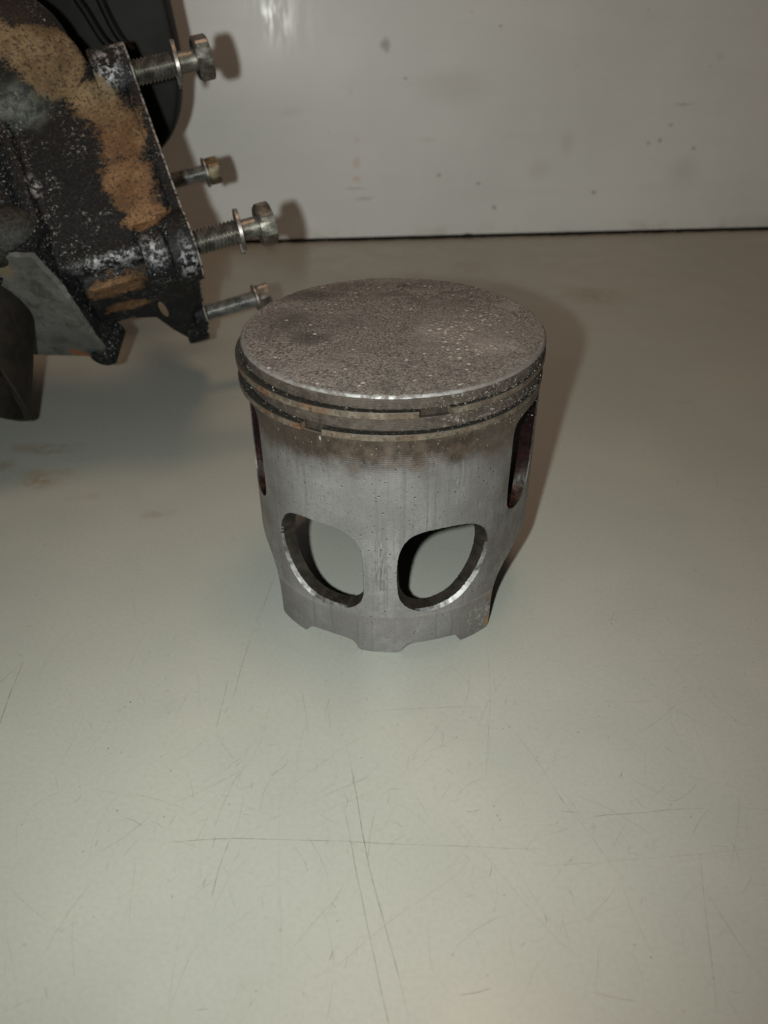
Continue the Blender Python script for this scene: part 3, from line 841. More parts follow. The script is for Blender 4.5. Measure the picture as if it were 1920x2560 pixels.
BOTTOM = [(-185.6, 3), (-150, 3), (-140, 3.2), (-136, 8), (-133, 14), (-128, 19), (-118, 23), (-100, 25), (-85, 24), (-74, 22.5), (-66, 20.8), (-61, 18.3), (-57.6, 14.5), (-56.2, 10), (-55.7, 5), (-55.4, 0.0),
          (-50.6, 0), (-45, 0), (-39.2, 0.0), (-38.6, 1.4), (-36.6, 2.8), (-33.5, 3.4), (-27.6, 3.8), (-21.4, 3.8), (-17.5, 3.4), (-15.4, 2.2), (-14.1, .0), (-7.6, 0), (2.6, 0), (3.6, 1.6), (5.3, 2.9), (8, 3.5), (12.8, 3.6),
          (17.7, 3.7), (22.8, 3.5), (26.0, 3.1), (27.2, 2.2), (28.6, 0.0), (34.3, 0), (39.7, 0), (43.4, 0.0), (43.9, 4.4), (44, 10), (44.8, 14), (47, 17.5), (51, 20.6), (57, 23.2), (64, 24.6), (74, 25), (90, 25), (107, 23),
          (117, 19), (122, 14), (125, 8), (129, 3.2), (140, 3), (174.4, 3)]
K = RS * math.pi / 180.0


def make_skirt():
    TH = 4.2
    ztop = 67.9
    uv = lambda L: [Vector((p * K, z)) for p, z in L]
    bot = [Vector((p.x, max(0.0, p.y))) for p in resample(catmull(resample(uv(BOTTOM), 1.6, False), 4, closed=False), 0.6, False)]
    # keep the true corner points of the contact edges
    u0, u1 = BOTTOM[0][0] * K, BOTTOM[-1][0] * K
    ns = 54
    right = [Vector((u1, 3 + (ztop - 3) * i / ns)) for i in range(1, ns + 1)]
    top = [Vector((u1 + (u0 - u1) * i / 340, ztop)) for i in range(1, 341)]
    left = [Vector((u0, ztop + (3 - ztop) * i / ns)) for i in range(1, ns)]
    outer = bot + right + top + left
    rnd = random.Random(5)

    def hole(L, jag):
        P = resample(catmull(uv(L), 8), 0.6)
        return [p + Vector((jag * noise.noise(Vector((p.x * 1.4, p.y * 1.4, 3))), jag * noise.noise(Vector((p.x * 1.4, p.y * 1.4, 7))))) for p in P]

    wins = [hole(WIN_L, 0.16), hole(WIN_R, 0.16)]
    slots = [hole(SLOT_L, 0.08), hole(SLOT_R, 0.08)]
    verts = []; faces = []; mi = []

    def P(p, depth):
        # small run-out so that the wall is not a perfect cylinder; the barrel flares by a hair towards the bottom edge
        return pol(p[0] / K, p[1], RS - depth)

    def add(V, F, depth, mat, flip):
        b = len(verts)
        verts.extend(P(v, depth) for v in V)
        for f in F:
            g = [b + i for i in f]
            faces.append(tuple(g[::-1]) if flip else tuple(g)); mi.append(mat)

    def inset(loop, fn):
        n = len(loop); area = sum(loop[i].x * loop[(i + 1) % n].y - loop[(i + 1) % n].x * loop[i].y for i in range(n))
        sg = 1 if area > 0 else -1
        out = []
        for i in range(n):
            t = (loop[(i + 2) % n] - loop[i - 2]).normalized()
            nn = Vector((-t.y, t.x)) * sg           # towards the inside of the opening
            out.append((loop[i] + nn * fn(loop[i], nn), nn))
        return out

    V, F = cdt_region(outer, wins + slots, 1.25)
    add(V, F, 0.0, 0, False)
    inner_holes = []
    for w in wins:
        cx = sum(p.x for p in w) / len(w)
        outside = -1 if cx < -5.6 * K else 1

        def chamfer(p, nn):
            d = max(0.0, nn.y * 0.75 - nn.x * outside * 0.55)     # lower and outer rims are dressed wide
            return 0.15 + 0.72 * min(1, d * 1.15) ** 1.6 + 0.12 * noise.noise(Vector((p.x * 2.0, p.y * 2.0, 1)))
        r0 = w
        i1 = inset(w, chamfer); r1 = [a for a, b in i1]
        r2 = [a for a, b in inset(w, lambda p, nn: chamfer(p, nn) + 0.35)]
        b = len(verts); n = len(w)
        dp = []
        for p, (q, nn) in zip(w, i1): dp.append(0.15 + 0.9 * (q - p).length)
        verts.extend(P(p, 0.0) for p in r0)
        verts.extend(P(p, d * 0.45 + 0.12 * noise.noise(Vector((p.x * 1.8, p.y * 1.8, 4)))) for p, d in zip([(x + y) / 2 + (x - y) * 0.08 for x, y in zip(r0, r1)], dp))
        verts.extend(P(p, d) for p, d in zip(r1, dp))
        verts.extend(P(p, TH) for p in r2)
        for k in range(3):
            for i in range(n):
                a, c = b + k * n + i, b + k * n + (i + 1) % n
                faces.append((a, c, c + n, a + n))
                wide = (r1[i] - r0[i]).length > 0.45
                mi.append(1 if (k < 2 and wide) else 2)
        inner_holes.append(r2)
    # inner barrel
    shr = [Vector((p.x, p.y)) for p in outer]
    V, F = cdt_region(shr, inner_holes + slots, 2.0)
    add(V, F, TH, 3, True)
    # bottom rim wall
    b = len(verts); n = len(bot)
    verts.extend(P(p, 0.0) for p in bot); verts.extend(P(p, TH) for p in bot)
    for i in range(n - 1):
        faces.append((b + i, b + n + i, b + n + i + 1, b + i + 1)); mi.append(2)
    # slot rims
    for s in slots:
        b = len(verts); n = len(s)
        verts.extend(P(p, 0.0) for p in s); verts.extend(P(p, TH) for p in s)
        for i in range(n):
            a, c = b + i, b + (i + 1) % n
            faces.append((a, c, c + n, a + n)); mi.append(2)
    me = pyd("skirt", verts, faces, mi)
    bm = bmesh.new(); bm.from_mesh(me)
    bmesh.ops.remove_doubles(bm, verts=bm.verts, dist=2e-6)
    bmesh.ops.recalc_face_normals(bm, faces=bm.faces)
    bm.to_mesh(me); bm.free()
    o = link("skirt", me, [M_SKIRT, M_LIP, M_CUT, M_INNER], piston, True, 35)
    # side pockets: hollowed floor behind each slot
    for s, sg in ((slots[0], -1), (slots[1], 1)):
        s2 = [p.copy() for p in s]
        us = [p.x * sg for p in s2]; a0, a1 = min(us), max(us)
        V, F = cdt_region(s2, [], 1.0)
        vv = []
        for v in V:
            d = seg_dist(v, s2)
            t = (v.x * sg - a0) / (a1 - a0)
            e = min(1.0, d / 2.2); e = math.sin(e * math.pi / 2)
            dep = 0.35 + e * (11.0 * (1 - t) ** 0.9 + 0.8) + 0.25 * noise.noise(Vector((v.x * .5, v.y * .5, 2)))
            vv.append(P(v, dep if d > 1e-4 else 0.35))
        me = pyd("side_pocket", vv, [tuple(f) for f in F])
        bm = bmesh.new(); bm.from_mesh(me)
        for f in bm.faces: f.normal_update()
        bm.to_mesh(me); bm.free()
        link("side_pocket", me, M_POCKET, piston, True, 70)


make_skirt()


def make_ring(z0, z1, r, cx, cy, gap0, gap1, tilt):
    n = 340; vs = []
    hw = 2.0
    prof = [(r - hw, z0), (r - 0.12, z0), (r, z0 + 0.14), (r, z1 - 0.14), (r - 0.12, z1), (r - hw, z1)]
    for i in range(n + 1):
        a = math.radians(gap1 + (360 - (gap1 - gap0)) * i / n)
        for q, z in prof:
            x, y = q * math.sin(a) + cx, -q * math.cos(a) + cy
            zz = z + tilt * x / 40
            vs.append((x * MM, y * MM, zz * MM))
    k = len(prof); fs = []
    for i in range(n):
        for j in range(k):
            a, b = i * k + j, i * k + (j + 1) % k
            fs.append((a, b, b + k, a + k))
    fs.append(tuple(range(k))[::-1]); fs.append(tuple(n * k + j for j in range(k)))
    return link("piston_ring", fix_normals(pyd("piston_ring", vs, fs)), M_RING, piston, True, 30)


tag(make_ring(74.10, 75.85, 40.95, -0.75, 0.35, 9.4, 19.9, 0.10), "upper ring, end gap at the front right")
tag(make_ring(68.30, 70.00, 40.75, -0.80, 0.30, -31.2, -22.9, 0.05), "lower ring, end gap at the front left")


def make_flakes():
    rnd = random.Random(21)
    bm = bmesh.new()
    def chip(p, s):
        m = Matrix.Translation(p) @ Matrix.Rotation(rnd.uniform(0, 6), 4, Vector((rnd.random(), rnd.random(), rnd.random() + .01)).normalized()) @ \
            Matrix.Diagonal((s * rnd.uniform(.6, 1.6), s * rnd.uniform(.5, 1), s * rnd.uniform(.3, .7), 1))
        bmesh.ops.create_icosphere(bm, subdivisions=1, radius=MM, matrix=m)
    for i in range(420):
        phi = rnd.uniform(-80, 80)
        if rnd.random() < 0.55: phi = rnd.uniform(12, 78)
        k = rnd.random()
        if k < 0.30: p = pol(phi, 76.2 + rnd.gauss(0, 0.15), 39.85)
        elif k < 0.52: p = pol(phi, 70.55 + rnd.gauss(0, 0.15), 39.65)
        elif k < 0.66: p = pol(phi, rnd.uniform(70.9, 73.6), 39.75)
        elif k < 0.80: p = pol(phi, rnd.uniform(76.5, 78.6), 39.95)
        elif k < 0.9 and phi < -5: p = pol(phi, 75.9 if rnd.random() < .5 else 70.05, rnd.uniform(39.8, 40.6))
        else: p = pol(phi, 67.9 - abs(rnd.gauss(0, 3)), RS)
        chip(p, rnd.choice((0.06, 0.08, 0.1, 0.12, 0.16, 0.24)))
    me = bpy.data.meshes.new("carbon_flakes"); bm.to_mesh(me); bm.free()
    o = link("carbon_flakes", me, M_FLAKE, piston, False); o["kind"] = "stuff"


make_flakes()

# ================================================================== engine block
BN = Vector((0.92268946, 0.35612576, 0.14771125))     # along the bolts
BA = Vector((0.33475967, -0.54996231, -0.76516496))   # down and towards the camera
BB = Vector((-0.19125933, 0.75545741, -0.62666097))   # down and away
BO = Vector((-0.08956724, 0.11209686, 0.12680722))
BM = Matrix.Translation(BO) @ Matrix((BN, BA, BB)).transposed().to_4x4()
BMI = BM.inverted()
L_ = lambda w: BMI @ Vector(w)


def mat_cast():
    m = Mat("painted_casting")
    w = m.warp(12, 0.09, detail=4)
    n1 = m.noise(0.30, 5, 0.72); n2 = m.noise(0.9, 3, 0.7); nb_ = m.noise(0.07, 3, 0.6)
    black = m.mix(m.rng(n2, 0.4, 0.7), (0.004, 0.0045, 0.005), (0.010, 0.011, 0.013))
    # pale pin-prick corrosion through the paint
    sp = m.math('MULTIPLY', m.rng(m.noise(1.0, 3, 0.85), 0.58, 0.66), m.rng(m.noise(0.11, 3), 0.42, 0.60, 0.12, 1.0))
    black = m.mix(m.math('MULTIPLY', sp, 0.8), black, (0.30, 0.30, 0.28))
    # dried tan scale, mottled and eaten into by dark pits
    X, Y, Z = m.xyz()
    tan = m.mix(m.rng(nb_, 0.3, 0.7), (0.10, 0.068, 0.036), (0.20, 0.146, 0.085))
    orange = m.mix(m.rng(nb_, 0.35, 0.65), (0.105, 0.054, 0.027), (0.195, 0.112, 0.058))
    scale_c = m.mix(m.rng(Y, 4, 26), tan, orange)
    scale_c = m.mix(m.rng(n1, 0.46, 0.66, 0, 0.7), scale_c, (0.075, 0.046, 0.025))
    scale_c = m.mix(m.rng(n2, 0.50, 0.62, 0, 0.75), scale_c, (0.026, 0.018, 0.012))
    scale_c = m.mix(m.rng(n2, 0.40, 0.28, 0, 0.4), scale_c, (0.29, 0.21, 0.125))
    areas = m.maxf(m.spot(w, (-26, -6, -10), (19, 19, 30), 0.2), m.spot(w, (-16, 9, -5), (14, 12, 22), 0.2), m.spot(w, (-42, -14, -16), (18, 12, 30), 0.2),
                   m.spot(w, (-11, 22, -5), (16, 18, 14), 0.0), m.spot(w, (-13, 40, -5), (14, 20, 14), 0.0), m.spot(w, (-13, 52, -5), (12, 9, 12), 0.2),
                   m.spot(w, (-29, 69, 5), (18, 9, 14), 0.1), m.spot(w, (-27, 69, 24), (14, 9, 8), 0.0))
    dither = m.math('ADD', m.math('MULTIPLY', m.math('SUBTRACT', n1, 0.5), 0.9), m.math('MULTIPLY', m.math('SUBTRACT', n2, 0.5), 0.9))
    thr = m.math('ADD', m.math('MULTIPLY', areas, 0.75), dither)
    am = m.math('MULTIPLY', m.rng(thr, 0.20, 0.40), 0.96)
    col = m.mix(am, black, scale_c)
    # greenish grey film
    gr = m.math('MULTIPLY', m.spot(w, (-39, 8, -12), (14, 8, 30), 0.1), m.rng(n1, 0.35, 0.6, 0.1, 0.55))
    col = m.mix(gr, col, (0.16, 0.17, 0.145))
    # bare aluminium where the paint has chipped: edges of bosses and ridge
    w2 = m.warp(5, 0.3, detail=4)
    bare = m.maxf(m.spot(w2, (-8, 2, -9), (6, 9, 8), 0.3), m.spot(w2, (-2.5, -5, -7), (4, 8, 8), 0.3), m.spot(w2, (-4, 68, -5), (4.5, 10, 9), 0.4), m.spot(w2, (-14, 65, -7), (6, 7, 8), 0.2),
                  m.spot(w2, (-28, 62.5, -5), (16, 3, 8), 0.2), m.spot(w2, (-43, 33, -10), (3, 7, 12), 0.2))
    bm_ = m.math('MULTIPLY', bare, m.rng(m.noise(0.45, 5, 0.75), 0.48, 0.55))
    col = m.mix(bm_, col, (0.30, 0.30, 0.315))
    # thin bright edge where the flange face was machined
    ed = m.math('MULTIPLY', m.rng(X, -0.9, -0.4), m.rng(n1, 0.4, 0.55, 0, 0.7))
    col = m.mix(ed, col, (0.36, 0.34, 0.31))
    rough = m.mixf(am, m.rng(n2, 0.3, 0.7, 0.42, 0.62), 0.88)
    h = m.math('ADD', m.math('MULTIPLY', n2, 0.7), m.math('ADD', m.math('MULTIPLY', am, 0.6), m.math('SUBTRACT', n1, m.math('MULTIPLY', bm_, 0.5))))
    return m.out(col, rough, m.math('MULTIPLY', bm_, 0.6), 0.16, m.bump(h, 0.4, 0.8))


def mat_greyface():
    m = Mat("machined_face")
    n1 = m.noise(0.06, 4, 0.6); n2 = m.noise(0.6, 4, 0.7)
    col = m.mix(m.rng(n1, 0.3, 0.7), (0.085, 0.087, 0.080), (0.155, 0.155, 0.147))
    col = m.mix(m.rng(n2, 0.48, 0.70, 0, 0.6), col, (0.05, 0.047, 0.042))
    col = m.mix(m.rng(m.noise(0.11, 5, 0.7), 0.48, 0.66, 0, 0.65), col, (0.045, 0.042, 0.036))
    w = m.warp(5, 0.2)
    c1 = tuple(L_((-0.1305, 0.0595, 0.0770)) * 1000)
    col = m.mix(m.math('MULTIPLY', m.spot(w, c1, (9, 9, 7), 0.3), 0.75), col, (0.20, 0.15, 0.085))
    c2 = tuple(L_((-0.121, 0.0875, 0.0335)) * 1000)
    col = m.mix(m.math('MULTIPLY', m.spot(w, c2, (6, 6, 4), 0.3), 0.8), col, (0.22, 0.075, 0.02))
    c3 = tuple(L_((-0.114, 0.0865, 0.0345)) * 1000)
    col = m.mix(m.math('MULTIPLY', m.spot(w, c3, (5, 6, 6), 0.3), 0.85), col, (0.02, 0.024, 0.028))
    return m.out(col, 0.5, 0.3, 0.4, m.bump(n2, 0.12, 0.5))


def mat_bolt(name, c0, c1, rust):
    m = Mat(name)
    n1 = m.noise(0.25, 4, 0.65); n2 = m.noise(1.4, 3, 0.6)
    col = m.mix(m.rng(n1, 0.35, 0.65), c0, c1)
    col = m.mix(m.rng(n2, 0.5, 0.7, 0, 0.5), col, rust)
    return m.out(col, m.rng(n1, 0.3, 0.7, 0.30, 0.48), 0.75, 0.5, m.bump(n2, 0.08, 0.5))


M_CAST = mat_cast(); M_GREY = mat_greyface()
M_BOLT = mat_bolt("bolt_steel", (0.10, 0.095, 0.082), (0.22, 0.212, 0.19), (0.055, 0.045, 0.03))
M_BOLT2 = mat_bolt("bolt_zinc", (0.15, 0.156, 0.15), (0.33, 0.337, 0.33), (0.08, 0.076, 0.066))
M_BRASSY = mat_bolt("bolt_head_yellowed", (0.10, 0.082, 0.05), (0.19, 0.157, 0.10), (0.05, 0.036, 0.022))
M_WASH = mat_bolt("washer_steel", (0.16, 0.15, 0.142), (0.32, 0.30, 0.285), (0.09, 0.06, 0.045))
M_COVER = simple("cover_black", (0.009, 0.0095, 0.0085), 0.6, 0, 0.18, 0.6, 0.08, 0.15)
M_LINER = simple("liner_dark", (0.013, 0.010, 0.008), 0.6, 0.0, 0.25, 0.5, 0.25, 0.15)
M_BLACKGRIT = simple("gritty_black", (0.024, 0.024, 0.022), 0.6, 0, 0.3, 0.9, 0.8, 0.5)

block = empty("engine_block", BM)
tag(block, "black painted engine casting with tan scale and four loosened bolts beside the grey panel", "engine block")


def remeshed(name, build, voxel, smooth_iter, mats):
    bm = bmesh.new(); build(bm)
    me = bpy.data.meshes.new(name); bm.to_mesh(me); bm.free()
    tmp = bpy.data.objects.new("tmp", me); COL.objects.link(tmp)
    r = tmp.modifiers.new("r", 'REMESH'); r.mode = 'VOXEL'; r.voxel_size = voxel * MM; r.use_smooth_shade = True
    s = tmp.modifiers.new("s", 'SMOOTH'); s.factor = 0.5; s.iterations = smooth_iter
    dg = bpy.context.evaluated_depsgraph_get()
    out = bpy.data.meshes.new_from_object(tmp.evaluated_get(dg))
    out.name = name
    bpy.data.objects.remove(tmp); bpy.data.meshes.remove(me)
    out.materials.clear()
    return link(name, out, mats, block)


def bx(bm, n0, n1, a0, a1, b0, b1):
    m = Matrix.Translation(Vector(((n0 + n1) / 2, (a0 + a1) / 2, (b0 + b1) / 2)) * MM) @ Matrix.Diagonal(((n1 - n0) * MM, (a1 - a0) * MM, (b1 - b0) * MM, 1))
    bmesh.ops.create_cube(bm, size=1, matrix=m)


def cyl(bm, p, q, r, r2=None, seg=40):
    p, q = Vector(p) * MM, Vector(q) * MM; d = q - p
    m = Matrix.Translation((p + q) / 2) @ d.to_track_quat('Z', 'Y').to_matrix().to_4x4()
    bmesh.ops.create_cone(bm, cap_ends=True, segments=seg, radius1=r * MM, radius2=(r2 if r2 is not None else r) * MM, depth=d.length, matrix=m)


def ell(bm, c, r):
    m = Matrix.Translation(Vector(c) * MM) @ Matrix.Diagonal((r[0] * MM, r[1] * MM, r[2] * MM, 1))
    bmesh.ops.create_icosphere(bm, subdivisions=4, radius=1, matrix=m)


def prism(bm, pts, axis, c0, c1):
    """closed prism over a polygon; axis 1: polygon in (n,b) extruded in a; axis 0: polygon in (a,b) extruded in n"""
    n = len(pts); lo = []; hi = []
    for u, v in pts:
        for c, l in ((c0, lo), (c1, hi)):
            co = (u, c, v) if axis == 1 else (c, u, v)
            l.append(bm.verts.new(Vector(co) * MM))
    fs = [bm.faces.new(lo), bm.faces.new(hi[::-1])]
    for i in range(n): fs.append(bm.faces.new((lo[i], hi[i], hi[(i + 1) % n], lo[(i + 1) % n])))
    bmesh.ops.recalc_face_normals(bm, faces=fs)


def body(bm):
    bx(bm, -45, -3, -4, 62, -4.5, 34)
    bx(bm, -40, -10, 30, 68.5, 1.5, 39)
    cyl(bm, (-50, 0, -4.2), (-50, 0, 34), 37, seg=72)
    ell(bm, (-52, -14, 0), (36, 30, 14))
    bx(bm, -90, -50, -30, 48, -6, 40)
    # ridge along the lower edge of the upper face
    cyl(bm, (-42, 59.5, -1.2), (-6, 60.5, -1.2), 3.9)
    # webs running out to the head flange
    prism(bm, [(-3, 8), (-30, 30), (-27, 40), (-20, 45), (-14.5, 67), (-9, 84), (-3, 87)], 1, 30, 69)
    # crankcase flange
    bx(bm, -50, -44.5, -34, 52, -8, 34)
    # far part of the case and the foot it rests on, out of the picture to the left
    bx(bm, -150, -50, -20, 55, 5, 60)


body_obj = remeshed("body", body, 0.9, 5, M_CAST)


def cut_slot():
    """long hole through the web beside the flange"""
    c = BM @ (Vector((-16.2, 70.0, 34.2)) * MM)
    d = (c - CAM_POS).normalized()
    e = BM @ (Vector((-15.1, 70.0, 44.2)) * MM) - BM @ (Vector((-17.1, 70.0, 24.3)) * MM)
    e = (e - d * e.dot(d)).normalized(); f = d.cross(e)
    bm = bmesh.new()
    m = BMI @ Matrix.Translation(c) @ Matrix((f, e, d)).transposed().to_4x4() @ Matrix.Diagonal((0.0013, 0.0034, 0.12, 1))
    bmesh.ops.create_cone(bm, cap_ends=True, segments=32, radius1=1, radius2=1, depth=1, matrix=m)
    bmesh.ops.recalc_face_normals(bm, faces=bm.faces)
    me = bpy.data.meshes.new("cutter"); bm.to_mesh(me); bm.free()
    cu = bpy.data.objects.new("cutter", me); COL.objects.link(cu)
    md = body_obj.modifiers.new("slot", 'BOOLEAN'); md.operation = 'DIFFERENCE'; md.solver = 'EXACT'; md.object = cu
    cu.parent = block
    bpy.context.view_layer.update()
    dg = bpy.context.evaluated_depsgraph_get()
    out = bpy.data.meshes.new_from_object(body_obj.evaluated_get(dg))
    body_obj.modifiers.clear()
    body_obj.data = out
    bpy.data.objects.remove(cu); bpy.data.meshes.remove(me)


cut_slot()


def flange(bm):
    bx(bm, -4.2, 0, -3, 68, -7, 86)
    cyl(bm, (-13, 0, -0.5), (0, 0, -0.5), 9.5)
    cyl(bm, (-18, 62.7, 0), (0, 62.7, 0), 10.5)
    cyl(bm, (-9, 62.7, 0), (0, 62.7, 0), 12)
    cyl(bm, (-4.2, 4.7, 71), (0, 4.7, 71), 9.5)
    cyl(bm, (-9, 62, 79), (0, 62, 79), 10.5)
    cyl(bm, (-5, 66, 60), (0, 66, 60), 8)


remeshed("head_flange", flange, 0.6, 3, M_CAST)


def ring_boss(bm):
    ell(bm, (-60, 45.5, -4), (16, 9.5, 8.5))


remeshed("boss", ring_boss, 0.7, 2, M_BLACKGRIT)


def foot_pad():
    """stub of the case that stands on the worktop left of the view"""
    vs = []
    top = [(-0.262, 0.03, 0.07), (-0.200, 0.03, 0.07), (-0.200, 0.13, 0.07), (-0.262, 0.13, 0.07)]
    bot = [(-0.270, 0.02, 0.0), (-0.196, 0.02, 0.0), (-0.196, 0.14, 0.0), (-0.270, 0.14, 0.0)]
    vs = [L_(p) for p in bot + top]
    f = [(0, 3, 2, 1), (4, 5, 6, 7)] + [(i, (i + 1) % 4, 4 + (i + 1) % 4, 4 + i) for i in range(4)]
    me = fix_normals(pyd("foot", vs, f))
    bm = bmesh.new(); bm.from_mesh(me)
    bmesh.ops.bevel(bm, geom=bm.edges[:], offset=0.006, segments=4, affect='EDGES', profile=0.5)
    bm.to_mesh(me); bm.free()
    link("foot", me, M_CAST, block, True, 40)


foot_pad()


# grey machined face with the liner sticking out of it
GM = Vector((-0.15269598, -0.81437856, -0.55988526))
GT = Vector((-0.11316, 0.05561, 0.07867))


def grey_plate():
    ux = Vector((1, 0, 0)); ux = (ux - GM * ux.dot(GM)).normalized(); uy = GM.cross(ux)
    W = [(-190, 65, 80), (-150, 58, 81.3), (-130.4, 56.9, 81.5), (-118, 53.9, 82.4), (-114.2, 53.0, 82.6), (-110.8, 62, 69), (-110.3, 78.9, 44.0), (-109.4, 82.7, 38.4), (-110.8, 86.5, 33.2),
         (-115.3, 88.0, 32.4), (-128, 91, 31.2), (-139.4, 93.9, 30.2), (-165, 98, 29), (-190, 102, 28)]
    P2 = []
    for p in W:
        d = Vector(p) * MM - GT
        P2.append(Vector((d.dot(ux), d.dot(uy))) * 1000)
    P2 = [p + 0.35 * Vector((noise.noise(Vector((p.x * .35, p.y * .35, 1))), noise.noise(Vector((p.x * .35, p.y * .35, 6))))) for p in resample(P2, 0.8)]
    n = len(P2)
    vs = []; fs = []
    c = sum(P2, Vector((0, 0))) / n
    for k, (s, dep) in enumerate(((1.0, 13.0), (1.0, 1.3), (0.0, 0.0))):
        for p in P2:
            q = p if s else p + (c - p).normalized() * 1.1
            vs.append(L_(GT + (ux * q.x + uy * q.y) * MM - GM * dep * MM))
    fs = lathe_faces(3, n)
    fs += [tuple(range(n)), tuple(2 * n + i for i in range(n))]
    mi = [1] * n + [0] * n + [1, 0]
    link("mating_face", fix_normals(pyd("mating_face", vs, fs, mi)), [M_GREY, M_CAST], block, True, 30)


grey_plate()


def lug():
    bm = bmesh.new()
    c = Vector((-0.1128, 0.0872, 0.0322))
    p, q = L_(c + GM * 0.0006), L_(c - GM * 0.015)
    cyl(bm, p * 1000, q * 1000, 5.4, seg=48)
    bmesh.ops.bevel(bm, geom=[e for e in bm.edges if len(e.link_faces) == 2 and e.calc_face_angle() > 1], offset=0.0012, segments=3, affect='EDGES')
    me = bpy.data.meshes.new("lug"); bm.to_mesh(me); bm.free()
    link("lug", me, M_CAST, block, True, 35)


lug()


def liner():
    ax = Vector((-0.02, -0.60, -0.79)).normalized()
    R = 21.0; TH = 2.6
    # right-hand edge of the tube as it leaves the grey face
    side = Vector((0, 0, 1)).cross(ax); 
    view = (CAM_POS - Vector((-0.131, 0.0786, 0.050))).normalized()
    rgt = ax.cross(view).normalized()
    if rgt.x < 0: rgt = -rgt
    c0 = Vector((-0.1315, 0.0786, 0.0495)) - rgt * R * MM
    e1 = rgt; e2 = ax.cross(e1).normalized()
    if e2.dot(view) < 0: e2 = -e2
    n = 120; vs = []
    def length(th):
        # th 0 = right edge, 90 = towards the camera; tongue on the right and rear
        d = math.degrees(th) % 360
        if d > 180: d -= 360
        short, long_ = 24.0, 35.0
        if -75 < d < 61: return long_ - 0.0035 * (d + 5) ** 2 * (1 if d > -5 else 0.2)
        if 61 <= d < 65: return short + max(0, long_ - 14.5 - short) * (65 - d) / 4
        return short
    for r_, k in ((R, 0), (R, 1), (R - 0.5, 2), (R - TH, 1), (R - TH, 0)):
        for i in range(n):
            th = 2 * math.pi * i / n
            l = {0: -10.0, 1: length(th) - 0.5, 2: length(th)}[k]
            vs.append(L_(c0 + (e1 * math.cos(th) + e2 * math.sin(th)) * r_ * MM + ax * l * MM))
    fs = lathe_faces(5, n)
    link("cylinder_liner", fix_normals(pyd("cylinder_liner", vs, fs)), M_LINER, block, True, 40)


liner()


def back_cover():
    t = Vector((math.cos(WALL_YAW), math.sin(WALL_YAW), 0)); nn = Vector((math.sin(WALL_YAW), -math.cos(WALL_YAW), 0))
    o = Vector((-0.094, 0.187, 0))
    P = [(-150, 60), (-150, 162), (1.6, 162), (1.2, 155), (1.0, 145), (2.6, 127), (1.2, 111), (-2.6, 98.4), (-10.5, 88), (-22, 83), (-40, 78), (-80, 68)]
    P = resample(catmull([Vector(p) for p in P[2:]], 6, closed=False) + [Vector(P[0]), Vector(P[1])], 2.0)
    n = len(P); c = Vector((-60, 130)); vs = []
    for s, d in ((0, 14), (0, 2.0), (0.7, 0.6), (2.2, 0)):
        for p in P:
            q = p + (c - p).normalized() * s
            w = o + t * q.x * MM + Vector((0, 0, q.y * MM)) - nn * d * MM
            vs.append(L_(w))
    fs = lathe_faces(4, n) + [tuple(range(n)), tuple(3 * n + i for i in range(n))]
    cov = link("back_cover", fix_normals(pyd("back_cover", vs, fs)), M_COVER, block, True, 35)
    # two cast ribs on its face
    for pts in ([(-36, 170), (-35, 150), (-31, 141), (-25.5, 130.5), (-19, 126)], [(-27, 170), (-25.5, 150), (-22.5, 139), (-19, 131.5), (-15, 127)]):
        c_ = catmull([Vector(p) for p in pts], 6, closed=False)
        bm = bmesh.new(); prev = None
        for i, p in enumerate(c_):
            tt = (c_[min(i + 1, len(c_) - 1)] - c_[max(i - 1, 0)]).normalized(); s_ = Vector((-tt.y, tt.x))
            row = []
            for k in range(9):
                a = math.pi * k / 8
                q = p + s_ * 2.0 * math.cos(a); dd = 3.6 * math.sin(a) - 0.5
                row.append(bm.verts.new(L_(o + t * q.x * MM + Vector((0, 0, q.y * MM)) + nn * dd * MM)))
            if prev:
                for k in range(8): bm.faces.new((prev[k], prev[k + 1], row[k + 1], row[k]))
            prev = row
        me = bpy.data.meshes.new("rib"); bm.to_mesh(me); bm.free()
        rb = link("rib", fix_normals(me), M_COVER, cov)


back_cover()


# ------------------------------------------------------------------ bolts (built along +x, head last)
def bolt_shank(L, r_thread, thread_to, r_neck, pitch):
    n = 40; vs = []; rows = 0
    x = -8.0
    step = pitch / 6
    while x <= L:
        for i in range(n):
            a = 2 * math.pi * i / n
            if x < thread_to:
                ph = ((x / pitch) - i / n) % 1.0
                r = r_thread - 0.62 * pitch * 0.9 * abs(2 * ph - 1)
            else:
                k = min(1, (x - thread_to) / 0.8); r = (r_thread - 0.3) * (1 - k) + r_neck * k
            vs.append((x * MM, r * math.cos(a) * MM, r * math.sin(a) * MM))
        rows += 1; x += step
    fs = lathe_faces(rows, n) + [tuple(range(n)), tuple((rows - 1) * n + i for i in range(n))]
    return fix_normals(pyd("shank", vs, fs))


